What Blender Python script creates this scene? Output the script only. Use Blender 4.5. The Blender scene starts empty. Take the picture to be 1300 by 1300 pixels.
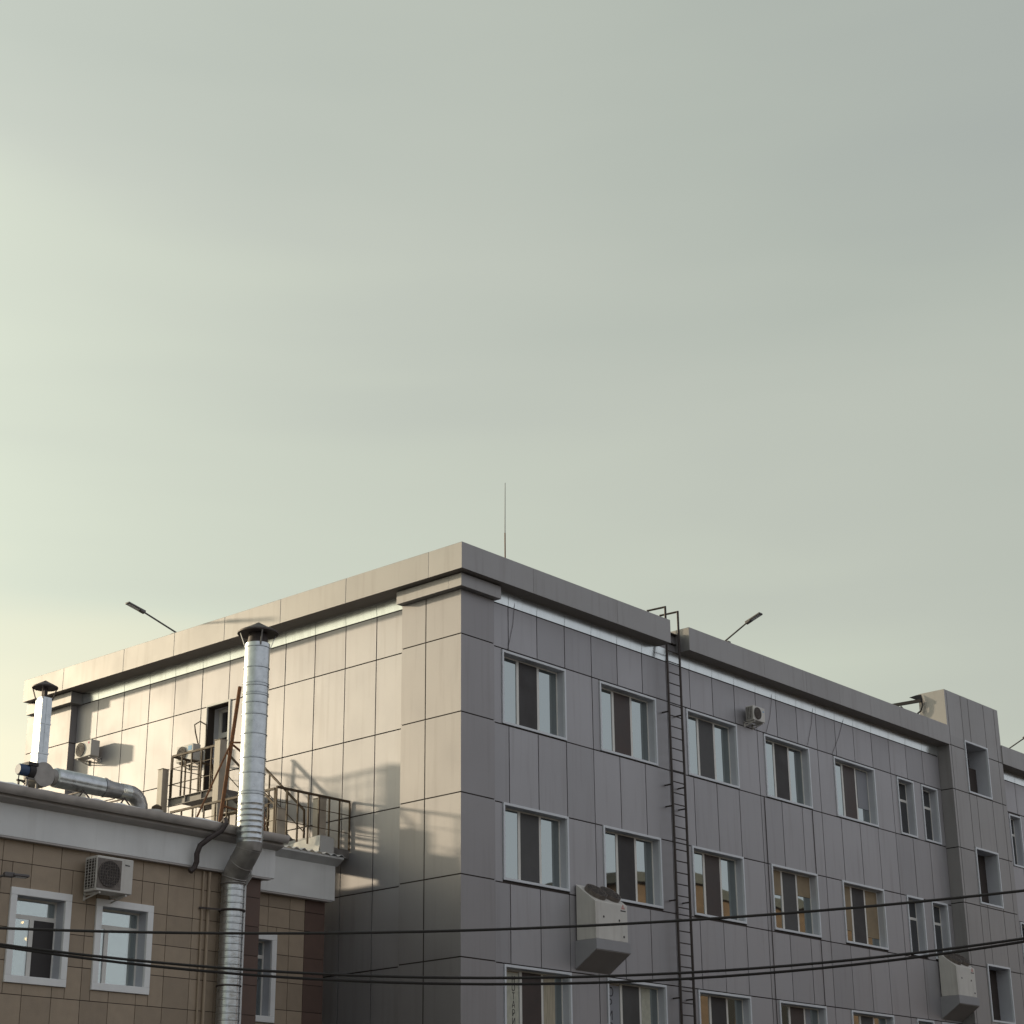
import bpy, bmesh, math, random
from mathutils import Vector, Matrix
random.seed(7)
sc = bpy.context.scene
col = sc.collection
R = math.radians

# ------------------------------------------------------------------ materials
def nodes_of(name):
    m = bpy.data.materials.new(name); m.use_nodes = True
    nt = m.node_tree
    return m, nt, nt.nodes, nt.links, nt.nodes['Principled BSDF']

def mat(name, c, rough=.6, metal=0., spec=.5, var=.06, vscale=3., bump=0., bscale=8., stretch=(1, 1, 1), tone=False, dirt=0.):
    """procedural paint: noise-varied base colour and roughness, optional bump, streaky dirt, per-face tone"""
    m, nt, N, L, b = nodes_of(name)
    tc = N.new('ShaderNodeTexCoord'); mp = N.new('ShaderNodeMapping'); mp.inputs['Scale'].default_value = stretch
    L.new(tc.outputs['Object'], mp.inputs['Vector'])
    n = N.new('ShaderNodeTexNoise'); n.inputs['Scale'].default_value = vscale; n.inputs['Detail'].default_value = 6
    L.new(mp.outputs[0], n.inputs['Vector'])
    mr = N.new('ShaderNodeMapRange'); mr.inputs[1].default_value = .3; mr.inputs[2].default_value = .7
    mr.inputs[3].default_value = 1 - var; mr.inputs[4].default_value = 1 + var
    L.new(n.outputs['Fac'], mr.inputs[0])
    mul = N.new('ShaderNodeVectorMath'); mul.operation = 'SCALE'; mul.inputs[0].default_value = c
    L.new(mr.outputs[0], mul.inputs['Scale'])
    out = mul.outputs[0]
    if tone:
        at = N.new('ShaderNodeAttribute'); at.attribute_name = 'tone'
        m2 = N.new('ShaderNodeVectorMath'); m2.operation = 'MULTIPLY'
        L.new(out, m2.inputs[0]); L.new(at.outputs['Color'], m2.inputs[1]); out = m2.outputs[0]
    if dirt:
        mp2 = N.new('ShaderNodeMapping'); mp2.inputs['Scale'].default_value = (5, 5, .35)
        L.new(tc.outputs['Object'], mp2.inputs['Vector'])
        n2 = N.new('ShaderNodeTexNoise'); n2.inputs['Scale'].default_value = 1.3; n2.inputs['Detail'].default_value = 8
        L.new(mp2.outputs[0], n2.inputs['Vector'])
        r2 = N.new('ShaderNodeMapRange'); r2.inputs[1].default_value = .52; r2.inputs[2].default_value = .78
        r2.inputs[3].default_value = 0; r2.inputs[4].default_value = dirt
        L.new(n2.outputs['Fac'], r2.inputs[0])
        mx = N.new('ShaderNodeMix'); mx.data_type = 'RGBA'
        L.new(r2.outputs[0], mx.inputs['Factor']); L.new(out, mx.inputs[6])
        mx.inputs[7].default_value = (c[0] * .45, c[1] * .4, c[2] * .36, 1); out = mx.outputs[2]
    L.new(out, b.inputs['Base Color'])
    b.inputs['Metallic'].default_value = metal
    b.inputs['Specular IOR Level'].default_value = spec
    rr = N.new('ShaderNodeMapRange'); rr.inputs[1].default_value = .3; rr.inputs[2].default_value = .7
    rr.inputs[3].default_value = max(.02, rough * .88); rr.inputs[4].default_value = min(1, rough * 1.12)
    L.new(n.outputs['Fac'], rr.inputs[0]); L.new(rr.outputs[0], b.inputs['Roughness'])
    if bump:
        nb = N.new('ShaderNodeTexNoise'); nb.inputs['Scale'].default_value = bscale; nb.inputs['Detail'].default_value = 3
        L.new(mp.outputs[0], nb.inputs['Vector'])
        bp = N.new('ShaderNodeBump'); bp.inputs['Strength'].default_value = bump; bp.inputs['Distance'].default_value = .02
        L.new(nb.outputs['Fac'], bp.inputs['Height']); L.new(bp.outputs[0], b.inputs['Normal'])
    return m

PAN = dict(rough=.50, metal=.45, var=.03, vscale=.8, bump=.2, bscale=.9, tone=True)
M = {}
M['panel'] = mat('cladding_panel', (.385, .374, .390), dirt=.24, **PAN)
M['panel_warm'] = mat('pilaster_panel', (.315, .30, .307), dirt=.2, **PAN)
M['cornice'] = mat('cornice_panel', (.325, .312, .31), dirt=.26, **PAN)
M['joint'] = mat('joint_backing', (.045, .034, .03), .8)
M['frieze'] = mat('polished_frieze', (.66, .69, .70), .20, metal=.9, var=.08, vscale=1.5, dirt=.25)
M['soffit'] = mat('soffit_dark', (.28, .25, .235), .7)
M['trim'] = mat('window_trim', (.66, .68, .72), .45, var=.03)
M['reveal'] = mat('window_reveal', (.50, .51, .55), .5, var=.04)
M['pvc'] = mat('pvc_white', (.72, .70, .66), .35, var=.03)
M['screen'] = mat('insect_screen', (.035, .03, .03), .6)
M['screen_brown'] = mat('brown_insect_screen', (.045, .028, .024), .5, var=.3, vscale=2)
M['screen_grey'] = mat('grey_insect_screen', (.06, .058, .058), .55, var=.25, vscale=2)
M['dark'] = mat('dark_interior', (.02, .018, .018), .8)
M['roof'] = mat('roof_felt', (.10, .10, .10), .9, var=.2)
M['galv'] = mat('galvanised_steel', (.54, .565, .585), .30, metal=.92, var=.16, vscale=9, bump=.12, bscale=14)
M['galv_dull'] = mat('weathered_galvanised_steel', (.36, .36, .37), .42, metal=.85, var=.2, vscale=7, bump=.12, bscale=10)
M['cap'] = mat('sooty_metal', (.075, .06, .058), .6, metal=.4, var=.3, vscale=12)
M['elbow'] = mat('dusty_elbow_steel', (.30, .28, .265), .5, metal=.5, var=.2, vscale=6)
M['rust'] = mat('rusty_steel', (.19, .085, .04), .8, metal=.2, var=.4, vscale=14)
M['rail'] = mat('ochre_painted_steel', (.075, .047, .024), .65, metal=.1, var=.35, vscale=10)
M['column'] = mat('painted_steel_column', (.46, .40, .33), .55, var=.15, vscale=5, dirt=.2)
M['deck'] = mat('grey_steel_beam', (.20, .185, .175), .6, metal=.2, var=.25, vscale=6)
M['ladder'] = mat('dark_ladder_steel', (.045, .034, .03), .55, metal=.3, var=.2)
M['black'] = mat('black_rubber', (.018, .015, .016), .6)
M['lamp'] = mat('lamp_grey', (.12, .11, .11), .45, metal=.4)
M['fascia'] = mat('fascia_white', (.72, .72, .715), .7, var=.05, vscale=2, dirt=.16)
M['surround'] = mat('white_window_surround', (.84, .84, .84), .6, var=.04, dirt=.1)
M['quoin'] = mat('dark_brown_tile', (.125, .078, .062), .7, var=.10, vscale=6, tone=True)
M['tile'] = mat('beige_brown_tile', (.38, .298, .22), .65, var=.07, vscale=5, tone=True, dirt=.10, bump=.1, bscale=40)
M['gutter'] = mat('gutter_metal', (.50, .46, .43), .5, metal=.3, var=.15, vscale=4)
M['eaves'] = mat('eaves_board', (.42, .39, .375), .7, var=.1)
M['snow'] = mat('old_snow', (.80, .80, .82), .8, var=.12, vscale=6, bump=.6, bscale=9)
M['sheet'] = mat('corrugated_sheet', (.62, .62, .62), .45, metal=.3, var=.1)
M['membrane'] = mat('white_membrane', (.74, .71, .66), .55, var=.06, bump=.35, bscale=5)
M['ac'] = mat('ac_casing', (.60, .575, .54), .5, var=.06, dirt=.34)
M['ac_grey'] = mat('ac_plinth', (.30, .295, .31), .6, var=.05)
M['ac_dark'] = mat('ac_grille_dark', (.045, .036, .034), .6)
M['ac_fan'] = mat('ac_fan_guard', (.16, .135, .12), .6, var=.25, vscale=20)
M['red'] = mat('red_print', (.50, .06, .05), .5)
M['pink'] = mat('pink_print', (.60, .06, .18), .5)
M['blue'] = mat('blue_print', (.10, .35, .62), .5)
M['navy'] = mat('blue_motor_paint', (.03, .06, .13), .45)
M['ink'] = mat('black_print', (.03, .025, .03), .6)
M['vinyl'] = mat('yellowed_vinyl', (.46, .45, .37), .6, var=.12, vscale=12)
M['vinyl_grey'] = mat('grey_vinyl', (.26, .265, .29), .6, var=.05)
M['asphalt'] = mat('asphalt', (.06, .058, .056), .9, var=.2, vscale=1)
M['brick'] = mat('orange_brick', (.15, .095, .065), .8, var=.25, vscale=2)
M['plaster'] = mat('sand_plaster', (.13, .115, .10), .8, var=.1, vscale=1)
M['blind'] = mat('roller_blind', (.50, .50, .45), .7)
M['membrane_grey'] = mat('grey_parapet_cladding', (.47, .46, .45), .55, var=.05)

def glass(name, refl, tint, through=False):
    m, nt, N, L, b = nodes_of(name)
    N.remove(b)
    out = [n for n in N if n.type == 'OUTPUT_MATERIAL'][0]
    g = N.new('ShaderNodeBsdfGlossy'); g.inputs['Color'].default_value = (*tint, 1); g.inputs['Roughness'].default_value = .015
    tc = N.new('ShaderNodeTexCoord'); n = N.new('ShaderNodeTexNoise'); n.inputs['Scale'].default_value = .9
    L.new(tc.outputs['Object'], n.inputs['Vector'])
    bp = N.new('ShaderNodeBump'); bp.inputs['Strength'].default_value = .06; bp.inputs['Distance'].default_value = .03
    L.new(n.outputs['Fac'], bp.inputs['Height']); L.new(bp.outputs[0], g.inputs['Normal'])
    if through:
        d = N.new('ShaderNodeBsdfTransparent'); d.inputs['Color'].default_value = (.7, .74, .72, 1)
    else:
        d = N.new('ShaderNodeBsdfDiffuse'); d.inputs['Color'].default_value = (.025, .022, .022, 1)
    fr = N.new('ShaderNodeFresnel'); fr.inputs['IOR'].default_value = 1.5
    ad = N.new('ShaderNodeMath'); ad.operation = 'MULTIPLY_ADD'; ad.inputs[1].default_value = 1.; ad.inputs[2].default_value = refl
    ad.use_clamp = True
    L.new(fr.outputs[0], ad.inputs[0])
    mx = N.new('ShaderNodeMixShader'); L.new(ad.outputs[0], mx.inputs[0]); L.new(d.outputs[0], mx.inputs[1]); L.new(g.outputs[0], mx.inputs[2])
    L.new(mx.outputs[0], out.inputs['Surface'])
    return m
M['glass'] = glass('coated_window_glass', .40, (.82, .90, .90))
M['glass_dim'] = glass('dim_window_glass', .12, (.85, .88, .9))
M['glass_thin'] = glass('clear_window_glass', .42, (.88, .95, .95), True)
def emit(name, c, s):
    m, nt, N, L, b = nodes_of(name)
    b.inputs['Base Color'].default_value = (.8, .7, .5, 1)
    b.inputs['Emission Color'].default_value = (*c, 1); b.inputs['Emission Strength'].default_value = s
    return m
M['bulb'] = emit('lit_bulb', (1, .58, .2), 6)

# ------------------------------------------------------------------ mesh helpers
ORG = {}
class MB:
    def __init__(s): s.bm = bmesh.new(); s.tone = None
    def face(s, pts, smooth=False, tone=1.):
        f = s.bm.faces.new([s.bm.verts.new(p) for p in pts]); f.smooth = smooth
        if tone != 1.:
            if s.tone is None: s.tone = {}
            s.tone[f] = tone
        return f
    def box(s, x0, x1, y0, y1, z0, z1, tone=1., skip=''):
        x0, x1 = min(x0, x1), max(x0, x1); y0, y1 = min(y0, y1), max(y0, y1); z0, z1 = min(z0, z1), max(z0, z1)
        v = [s.bm.verts.new(p) for p in ((x0, y0, z0), (x1, y0, z0), (x1, y1, z0), (x0, y1, z0), (x0, y0, z1), (x1, y0, z1), (x1, y1, z1), (x0, y1, z1))]
        for k, q in (('-z', (3, 2, 1, 0)), ('+z', (4, 5, 6, 7)), ('-y', (0, 1, 5, 4)), ('+x', (1, 2, 6, 5)), ('+y', (2, 3, 7, 6)), ('-x', (3, 0, 4, 7))):
            if k in skip and skip: continue
            f = s.bm.faces.new([v[i] for i in q])
            if tone != 1.:
                if s.tone is None: s.tone = {}
                s.tone[f] = tone
        return s
    def prism(s, poly, a, b):
        """poly: list of 3D points, extruded by vector from a to b"""
        d = Vector(b) - Vector(a); P = [Vector(p) for p in poly]; n = len(P)
        A = [s.bm.verts.new(p) for p in P]; B = [s.bm.verts.new(p + d) for p in P]
        s.bm.faces.new(A[::-1]); s.bm.faces.new(B)
        for i in range(n): s.bm.faces.new((A[i], A[(i + 1) % n], B[(i + 1) % n], B[i]))
        return s
    def tube(s, pts, r, n=8, cap=True, smooth=True):
        P = [Vector(p) for p in pts]; rs = r if isinstance(r, (list, tuple)) else [r] * len(P)
        t = (P[1] - P[0]).normalized(); u = t.orthogonal().normalized(); rings = []
        if abs(t.z) > .99: u = Vector((1, 0, 0))
        for i, p in enumerate(P):
            if i == 0: d = (P[1] - P[0]).normalized()
            elif i == len(P) - 1: d = (P[-1] - P[-2]).normalized()
            else: d = ((P[i + 1] - p).normalized() + (p - P[i - 1]).normalized()).normalized()
            u = (u - d * u.dot(d)).normalized(); w = d.cross(u)
            k = 1.
            if 0 < i < len(P) - 1: k = 1 / max(.5, math.sqrt((1 + (P[i + 1] - p).normalized().dot((p - P[i - 1]).normalized())) / 2))
            rings.append([s.bm.verts.new(p + (u * math.cos(2 * math.pi * j / n) + w * math.sin(2 * math.pi * j / n)) * rs[i]) for j in range(n)])
        for a, b in zip(rings, rings[1:]):
            for j in range(n):
                f = s.bm.faces.new((a[j], a[(j + 1) % n], b[(j + 1) % n], b[j])); f.smooth = smooth
        if cap:
            s.bm.faces.new(rings[0][::-1]); s.bm.faces.new(rings[-1])
        return s
    def bar(s, a, b, w, h=None):
        """square section bar"""
        h = h or w; a, b = Vector(a), Vector(b); d = (b - a).normalized()
        up = Vector((0, 0, 1)) if abs(d.z) < .95 else Vector((0, 1, 0))
        r = d.cross(up).normalized(); u = r.cross(d)
        Q = [r * w / 2 + u * h / 2, -r * w / 2 + u * h / 2, -r * w / 2 - u * h / 2, r * w / 2 - u * h / 2]
        A = [s.bm.verts.new(a + q) for q in Q]; B = [s.bm.verts.new(b + q) for q in Q]
        s.bm.faces.new(A); s.bm.faces.new(B[::-1])
        for i in range(4): s.bm.faces.new((A[i], B[i], B[(i + 1) % 4], A[(i + 1) % 4]))
        return s
    def disc(s, c, ax, r, n=32, r0=0.):
        c = Vector(c); ax = Vector(ax).normalized(); u = ax.orthogonal().normalized(); w = ax.cross(u)
        o = [s.bm.verts.new(c + (u * math.cos(2 * math.pi * j / n) + w * math.sin(2 * math.pi * j / n)) * r) for j in range(n)]
        if r0:
            q = [s.bm.verts.new(c + (u * math.cos(2 * math.pi * j / n) + w * math.sin(2 * math.pi * j / n)) * r0) for j in range(n)]
            for j in range(n): s.bm.faces.new((o[j], o[(j + 1) % n], q[(j + 1) % n], q[j]))
        else: s.bm.faces.new(o)
        return s
    def torus(s, c, ax, r, rt, n=28, m=6):
        c = Vector(c); ax = Vector(ax).normalized(); u = ax.orthogonal().normalized(); w = ax.cross(u); rings = []
        for j in range(n):
            a = 2 * math.pi * j / n; d = u * math.cos(a) + w * math.sin(a)
            rings.append([s.bm.verts.new(c + d * (r + rt * math.cos(2 * math.pi * k / m)) + ax * rt * math.sin(2 * math.pi * k / m)) for k in range(m)])
        for j in range(n):
            A, B = rings[j], rings[(j + 1) % n]
            for k in range(m):
                f = s.bm.faces.new((A[k], B[k], B[(k + 1) % m], A[(k + 1) % m])); f.smooth = True
        return s
    def build(s, name, m, parent=None, bevel=0., local=False):
        bmesh.ops.recalc_face_normals(s.bm, faces=s.bm.faces[:])
        if s.tone is not None or (hasattr(m, 'name') and m.node_tree and any(n.type == 'ATTRIBUTE' for n in m.node_tree.nodes)):
            lay = s.bm.loops.layers.color.new('tone')
            for f in s.bm.faces:
                t = (s.tone or {}).get(f, 1.)
                for l in f.loops: l[lay] = (t, t, t, 1)
        root = parent
        while root is not None and root.parent is not None: root = root.parent
        if root is not None and not local:
            o0 = ORG.get(root.name, Vector((0, 0, 0)))
            for v in s.bm.verts: v.co -= o0
        me = bpy.data.meshes.new(name); s.bm.to_mesh(me); s.bm.free()
        me.materials.append(m); me.set_sharp_from_angle(angle=R(28))
        o = bpy.data.objects.new(name, me); col.objects.link(o)
        if parent is not None: o.parent = parent
        if bevel:
            b = o.modifiers.new('bevel', 'BEVEL'); b.width = bevel; b.segments = 2; b.limit_method = 'ANGLE'
        return o

def tag(o, label=None, cat=None, group=None, kind=None):
    if label: o['label'] = label
    if cat: o['category'] = cat
    if group: o['group'] = group
    if kind: o['kind'] = kind
    return o
def thing(name, label, cat, loc=(0, 0, 0), rz=0, group=None):
    o = bpy.data.objects.new(name, None); col.objects.link(o)
    o.location = loc; o.rotation_euler = (0, 0, rz); o.empty_display_size = .2
    ORG[o.name] = Vector(loc)
    return tag(o, label, cat, group)
def rnd(a=.05): return 1 + random.uniform(-a, a)

# ------------------------------------------------------------------ camera
CAM = Vector((-26.622, -24.501, 1.7)); YAW, PIT, ROL, F = 0.676, 0.357, -0.023, 2324.97
f = Vector((math.cos(PIT) * math.cos(YAW), math.cos(PIT) * math.sin(YAW), math.sin(PIT)))
r = f.cross(Vector((0, 0, 1))).normalized(); u = r.cross(f)
r2 = math.cos(ROL) * r + math.sin(ROL) * u; u2 = -math.sin(ROL) * r + math.cos(ROL) * u
cam = bpy.data.cameras.new('camera'); co = bpy.data.objects.new('camera', cam); col.objects.link(co)
mm = Matrix((r2, u2, -f)).transposed().to_4x4(); mm.translation = CAM; co.matrix_world = mm
cam.sensor_fit = 'HORIZONTAL'; cam.sensor_width = 36; cam.lens = 36 * F / 1300
cam.shift_x = -(733.5 - 650) / 1300; cam.shift_y = (681.1 - 650) / 1300
cam.clip_end = 5000; cam.clip_start = .1
sc.camera = co

# ------------------------------------------------------------------ light
K = 3.25; SUN = Vector((-1, K, .25 * K)).normalized()
el = math.asin(SUN.z); az = math.atan2(SUN.y, SUN.x)
sl = bpy.data.lights.new('sun', 'SUN'); so = bpy.data.objects.new('sun', sl); col.objects.link(so)
so.rotation_euler = SUN.to_track_quat('Z', 'Y').to_euler(); sl.energy = 3.3; sl.angle = R(2.0); sl.color = (1, .83, .58)
so.location = (-20, 60, 40)

w = bpy.data.worlds.new('World'); sc.world = w; w.use_nodes = True
N, L = w.node_tree.nodes, w.node_tree.links; N.clear()
wo = N.new('ShaderNodeOutputWorld')
sky = N.new('ShaderNodeTexSky'); sky.sky_type = 'NISHITA'; sky.sun_disc = False
sky.sun_elevation = el; sky.sun_rotation = math.atan2(SUN.x, SUN.y); sky.air_density = 1.6; sky.dust_density = 3.
bg1 = N.new('ShaderNodeBackground'); bg1.inputs[1].default_value = .10; L.new(sky.outputs[0], bg1.inputs[0])
tc = N.new('ShaderNodeTexCoord')
def math_node(op, a, b=None, c=None, clamp=False):
    n = N.new('ShaderNodeMath'); n.operation = op; n.use_clamp = clamp
    for i, x in enumerate((a, b, c)):
        if x is None: continue
        if isinstance(x, (int, float)): n.inputs[i].default_value = x
        else: L.new(x, n.inputs[i])
    return n.outputs[0]
def dot(v):
    n = N.new('ShaderNodeVectorMath'); n.operation = 'DOT_PRODUCT'; n.inputs[1].default_value = v
    L.new(tc.outputs['Generated'], n.inputs[0]); return n.outputs['Value']
# thin high cloud: long flat streaks drawn out along one wind direction
mp = N.new('ShaderNodeMapping'); mp.inputs['Rotation'].default_value = (0, R(5), R(-38)); mp.inputs['Scale'].default_value = (1.2, 1.2, 6.5)
L.new(tc.outputs['Generated'], mp.inputs['Vector'])
nz = N.new('ShaderNodeTexNoise'); nz.inputs['Scale'].default_value = 1.7; nz.inputs['Detail'].default_value = 3.2; nz.inputs['Roughness'].default_value = .42
nz.inputs['Distortion'].default_value = .35
L.new(mp.outputs[0], nz.inputs['Vector'])
streak = N.new('ShaderNodeMapRange'); streak.inputs[1].default_value = .3; streak.inputs[2].default_value = .7
streak.inputs[3].default_value = -1; streak.inputs[4].default_value = 1; L.new(nz.outputs['Fac'], streak.inputs[0])
sd = dot(tuple(SUN))                     # cosine of the angle to the sun
near = math_node('MULTIPLY_ADD', sd, .5, .5, True)
glow = math_node('POWER', near, 12.)
up = dot((0, 0, 1))
ramp = N.new('ShaderNodeValToRGB')
els = ramp.color_ramp.elements
els[0].position = .26; els[0].color = (.385, .415, .405, 1)
els[1].position = 1.0; els[1].color = (.90, .86, .64, 1)
for p_, c_ in ((.50, (.485, .525, .465)), (.68, (.555, .588, .515)), (.84, (.655, .70, .58))):
    e = els.new(p_); e.color = (*c_, 1)
t = math_node('MULTIPLY_ADD', streak.outputs[0], .075, near)
t = math_node('MULTIPLY_ADD', up, -1.0, t)
t = math_node('ADD', t, .375)
L.new(t, ramp.inputs[0])
bright = math_node('MULTIPLY_ADD', glow, 1.7, .99)
# the half of the sky turned away from the sun is a cooler, even veil
anti = N.new('ShaderNodeMapRange'); anti.interpolation_type = 'SMOOTHSTEP'
anti.inputs[1].default_value = .50; anti.inputs[2].default_value = .28; anti.inputs[3].default_value = 0; anti.inputs[4].default_value = 1
L.new(near, anti.inputs[0])
cmix = N.new('ShaderNodeMix'); cmix.data_type = 'RGBA'; L.new(anti.outputs[0], cmix.inputs['Factor'])
L.new(ramp.outputs[0], cmix.inputs[6]); cmix.inputs[7].default_value = (.66, .685, .73, 1)
bg2 = N.new('ShaderNodeBackground'); L.new(cmix.outputs[2], bg2.inputs[0]); L.new(bright, bg2.inputs[1])
mix = N.new('ShaderNodeMixShader'); mix.inputs[0].default_value = .88
L.new(bg1.outputs[0], mix.inputs[1]); L.new(bg2.outputs[0], mix.inputs[2]); L.new(mix.outputs[0], wo.inputs[0])
sc.view_settings.view_transform = 'Standard'; sc.view_settings.look = 'None'
sc.view_settings.exposure = 0; sc.view_settings.gamma = 1
sc.cycles.max_bounces = 8; sc.cycles.use_denoising = True; sc.cycles.sample_clamp_indirect = 6

# ------------------------------------------------------------------ ground
g = MB(); g.face([(-300, -300, 0), (300, -300, 0), (300, 300, 0), (-300, 300, 0)]); tag(g.build('ground', M['asphalt']), kind='structure')

# ------------------------------------------------------------------ office building
YW, XW = .09, .19            # main wall planes (street side, yard side); corner piers stand at 0
ZR = [0, 1.58, 3.23, 4.88, 6.53, 8.139, 9.776, 11.439, 13.098, 14.07]
XE, YE = 32.0, 15.06
office = thing('office_building', 'four storey office building clad in grey metal panels with a projecting cornice', 'building')
GAP = .026
def clip_intervals(edges, holes):
    out = []
    for a, b in zip(edges, edges[1:]):
        segs = [(a, b)]
        for h0, h1 in holes:
            ns = []
            for s0, s1 in segs:
                if h1 <= s0 or h0 >= s1: ns.append((s0, s1)); continue
                if h0 > s0: ns.append((s0, h0))
                if h1 < s1: ns.append((h1, s1))
            segs = ns
        out += [s for s in segs if s[1] - s[0] > .05]
    return out

# windows: (x0, x1, z0, z1, style)
wide = [1.37, 4.68, 8.00, 11.32, 14.63]
rows = [(11.462, 13.07), (8.195, 9.79), (4.92, 6.515)]
wins = []
for ri, (z0, z1) in enumerate(rows):
    for ci, x in enumerate(wide): wins.append((x, x + 2.11, z0, z1, 'wide', ri, ci))
    for ci, x in enumerate((17.96, 19.33)): wins.append((x, x + .92, z0, z1, 'narrow', ri, ci))
    for ci, x in enumerate((24.74, 25.9)): wins.append((x, x + .78, z0 - .02, z1 - .03, 'narrow', ri, ci + 2))
tower_w = [(21.49, 22.93, 13.11, 14.68), (21.53, 22.94, 9.905, 11.525), (21.55, 22.95, 6.63, 8.22)]
TX0, TX1, TY, TZ = 20.52, 23.88, -.30, 16.035

# street wall
xcols = [1.03, 1.585] + [1.585 + .9453 * k for k in range(1, 20)] + [TX0]
xr = [TX1 + .0] + [TX1 + .55 + .9453 * k for k in range(0, 9)]
back = MB()
def slab(mb, x0, x1, z0, z1, y, th=.03):
    t = rnd(.06); e = random.uniform(-.0016, .0016)
    mb.box(x0 + GAP / 2, x1 - GAP / 2, y + e, y + th, z0 + GAP / 2, z1 - GAP / 2, tone=t)
for cols_ in (xcols, xr):
    pan = MB()
    for zi, (z0, z1) in enumerate(zip(ZR, ZR[1:])):
        holes = [(a - .005, b + .005) for a, b, c, d, *_ in wins if c < z1 - .3 and d > z0 + .3]
        for a, b in clip_intervals(cols_, holes): slab(pan, a, b, z0, z1, YW)
    pan.build('street_wall', M['panel'], office)
# dark backing with real openings
def backing(mb, xs0, xs1, y0, y1, holes, z0, z1):
    """wall sheet pieces around openings: full-height strips between openings columns"""
    zs = sorted({z0, z1} | {h[2] for h in holes} | {h[3] for h in holes})
    for a, b in zip(zs, zs[1:]):
        hs = [(h[0], h[1]) for h in holes if h[2] <= a + 1e-4 and h[3] >= b - 1e-4]
        for s0, s1 in clip_intervals([xs0, xs1], hs): mb.box(s0, s1, y0, y1, a, b)
backing(back, .25, XE, YW + .022, YW + .20, [(a + .03, b - .03, c + .03, d - .03) for a, b, c, d, *_ in wins], 0, 14.08)

# yard wall
DOOR = (7.43, 8.19, 10.62, 13.085)
ycols = [1.71, 2.65, 3.61, 4.58, 5.55, 6.51, 7.46, 8.42, 9.42, 10.38, 11.37, 12.39, 13.24]
pany = MB()
for z0, z1 in zip(ZR, ZR[1:]):
    if DOOR[2] < z1 and DOOR[3] > z0:
        zs = [z0, z1]
        if z0 < DOOR[2] < z1: zs = [z0, DOOR[2], z1]
    else: zs = [z0, z1]
    for a0, a1 in zip(zs, zs[1:]):
        hol = [(DOOR[0], DOOR[1])] if DOOR[2] <= a0 + .02 and DOOR[3] > a0 + .1 else []
        for a, b in clip_intervals(ycols, hol):
            t = rnd(.03); e = random.uniform(-.0016, .0016)
            zt = a1 if not (a1 != z1) else a1 + GAP
            pany.box(XW + e, XW + .03, a + GAP / 2, b - GAP / 2, a0 + GAP / 2, zt - GAP / 2, tone=t)
pany.build('yard_wall', M['panel'], office)
bz = sorted([0, DOOR[2] + .02, DOOR[3] - .02, 14.08])
for a, b in zip(bz, bz[1:]):
    hs = [(DOOR[0] + .02, DOOR[1] - .02)] if abs(a - bz[1]) < 1e-6 else []
    for s0, s1 in clip_intervals([.25, YE - .02], hs): back.box(XW + .022, XW + .20, s0, s1, a, b)
back.box(XE - .02, XE - .2, .3, YE - .25, 0, 14.0); back.box(.3, XE - .25, YE - .03, YE - .2, 0, 14.0)
back.build('wall_backing', M['joint'], office)
rf = MB(); rf.box(.4, XE - .25, .3, YE - .2, 14.2, 14.42); rf.build('roof', M['roof'], office)

# corner piers
def pier(xs, ys, name):
    mb = MB(); core = MB()
    for z0, z1 in zip(ZR, ZR[1:]):
        zt = z1
        for a, b in zip(xs, xs[1:]): mb.box(a + (GAP / 2 if a != xs[0] else -.0), b - (GAP / 2 if b != xs[-1] else 0), 0, .03, z0 + GAP / 2, zt - GAP / 2, tone=rnd(.025), skip='-x' if a == xs[0] else '')
        for a, b in zip(ys, ys[1:]): mb.box(0, .03, a + (.0301 if a == ys[0] else GAP / 2), b - (GAP / 2 if b != ys[-1] else 0), z0 + GAP / 2, zt - GAP / 2, tone=rnd(.025))
        # corner edge face of the first street panel
        mb.box(0, .03, 0.0, .0301, z0 + GAP / 2, zt - GAP / 2, skip='-y')
    return mb
p = MB(); core = MB()
for z0, z1 in zip(ZR, ZR[1:]):
    t1, t2, t3 = rnd(.025), rnd(.025), rnd(.025)
    a, b = z0 + GAP / 2, z1 - GAP / 2
    p.face([(0, 0, a), (1.03, 0, a), (1.03, 0, b), (0, 0, b)], tone=t1)
    p.face([(1.03, 0, a), (1.03, .118, a), (1.03, .118, b), (1.03, 0, b)], tone=t1)
    p.face([(0, 1.0 - GAP / 2, a), (0, 0, a), (0, 0, b), (0, 1.0 - GAP / 2, b)], tone=t2)
    p.face([(0, 1.70, a), (0, 1.0 + GAP / 2, a), (0, 1.0 + GAP / 2, b), (0, 1.70, b)], tone=t3)
    p.face([(.218, 1.70, a), (0, 1.70, a), (0, 1.70, b), (.218, 1.70, b)], tone=t3)
core.box(.014, 1.01, .014, .2, 0, 14.07); core.box(.014, .3, .2, 1.68, 0, 14.07)
cp = p.build('corner_pier', M['panel_warm'], office); core.build('pier_core', M['joint'], cp)
p = MB(); core = MB()
for z0, z1 in zip(ZR, ZR[1:]):
    a, b = z0 + GAP / 2, z1 - GAP / 2
    p.box(0, .218, 13.24, 14.2 - GAP / 2, a, b, tone=rnd(.02)); p.box(0, .218, 14.2 + GAP / 2, YE, a, b, tone=rnd(.02))
core.box(.014, .3, 13.26, YE - .02, 0, 14.07)
cp = p.build('corner_pier', M['panel_warm'], office); core.build('pier_core', M['joint'], cp)
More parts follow.
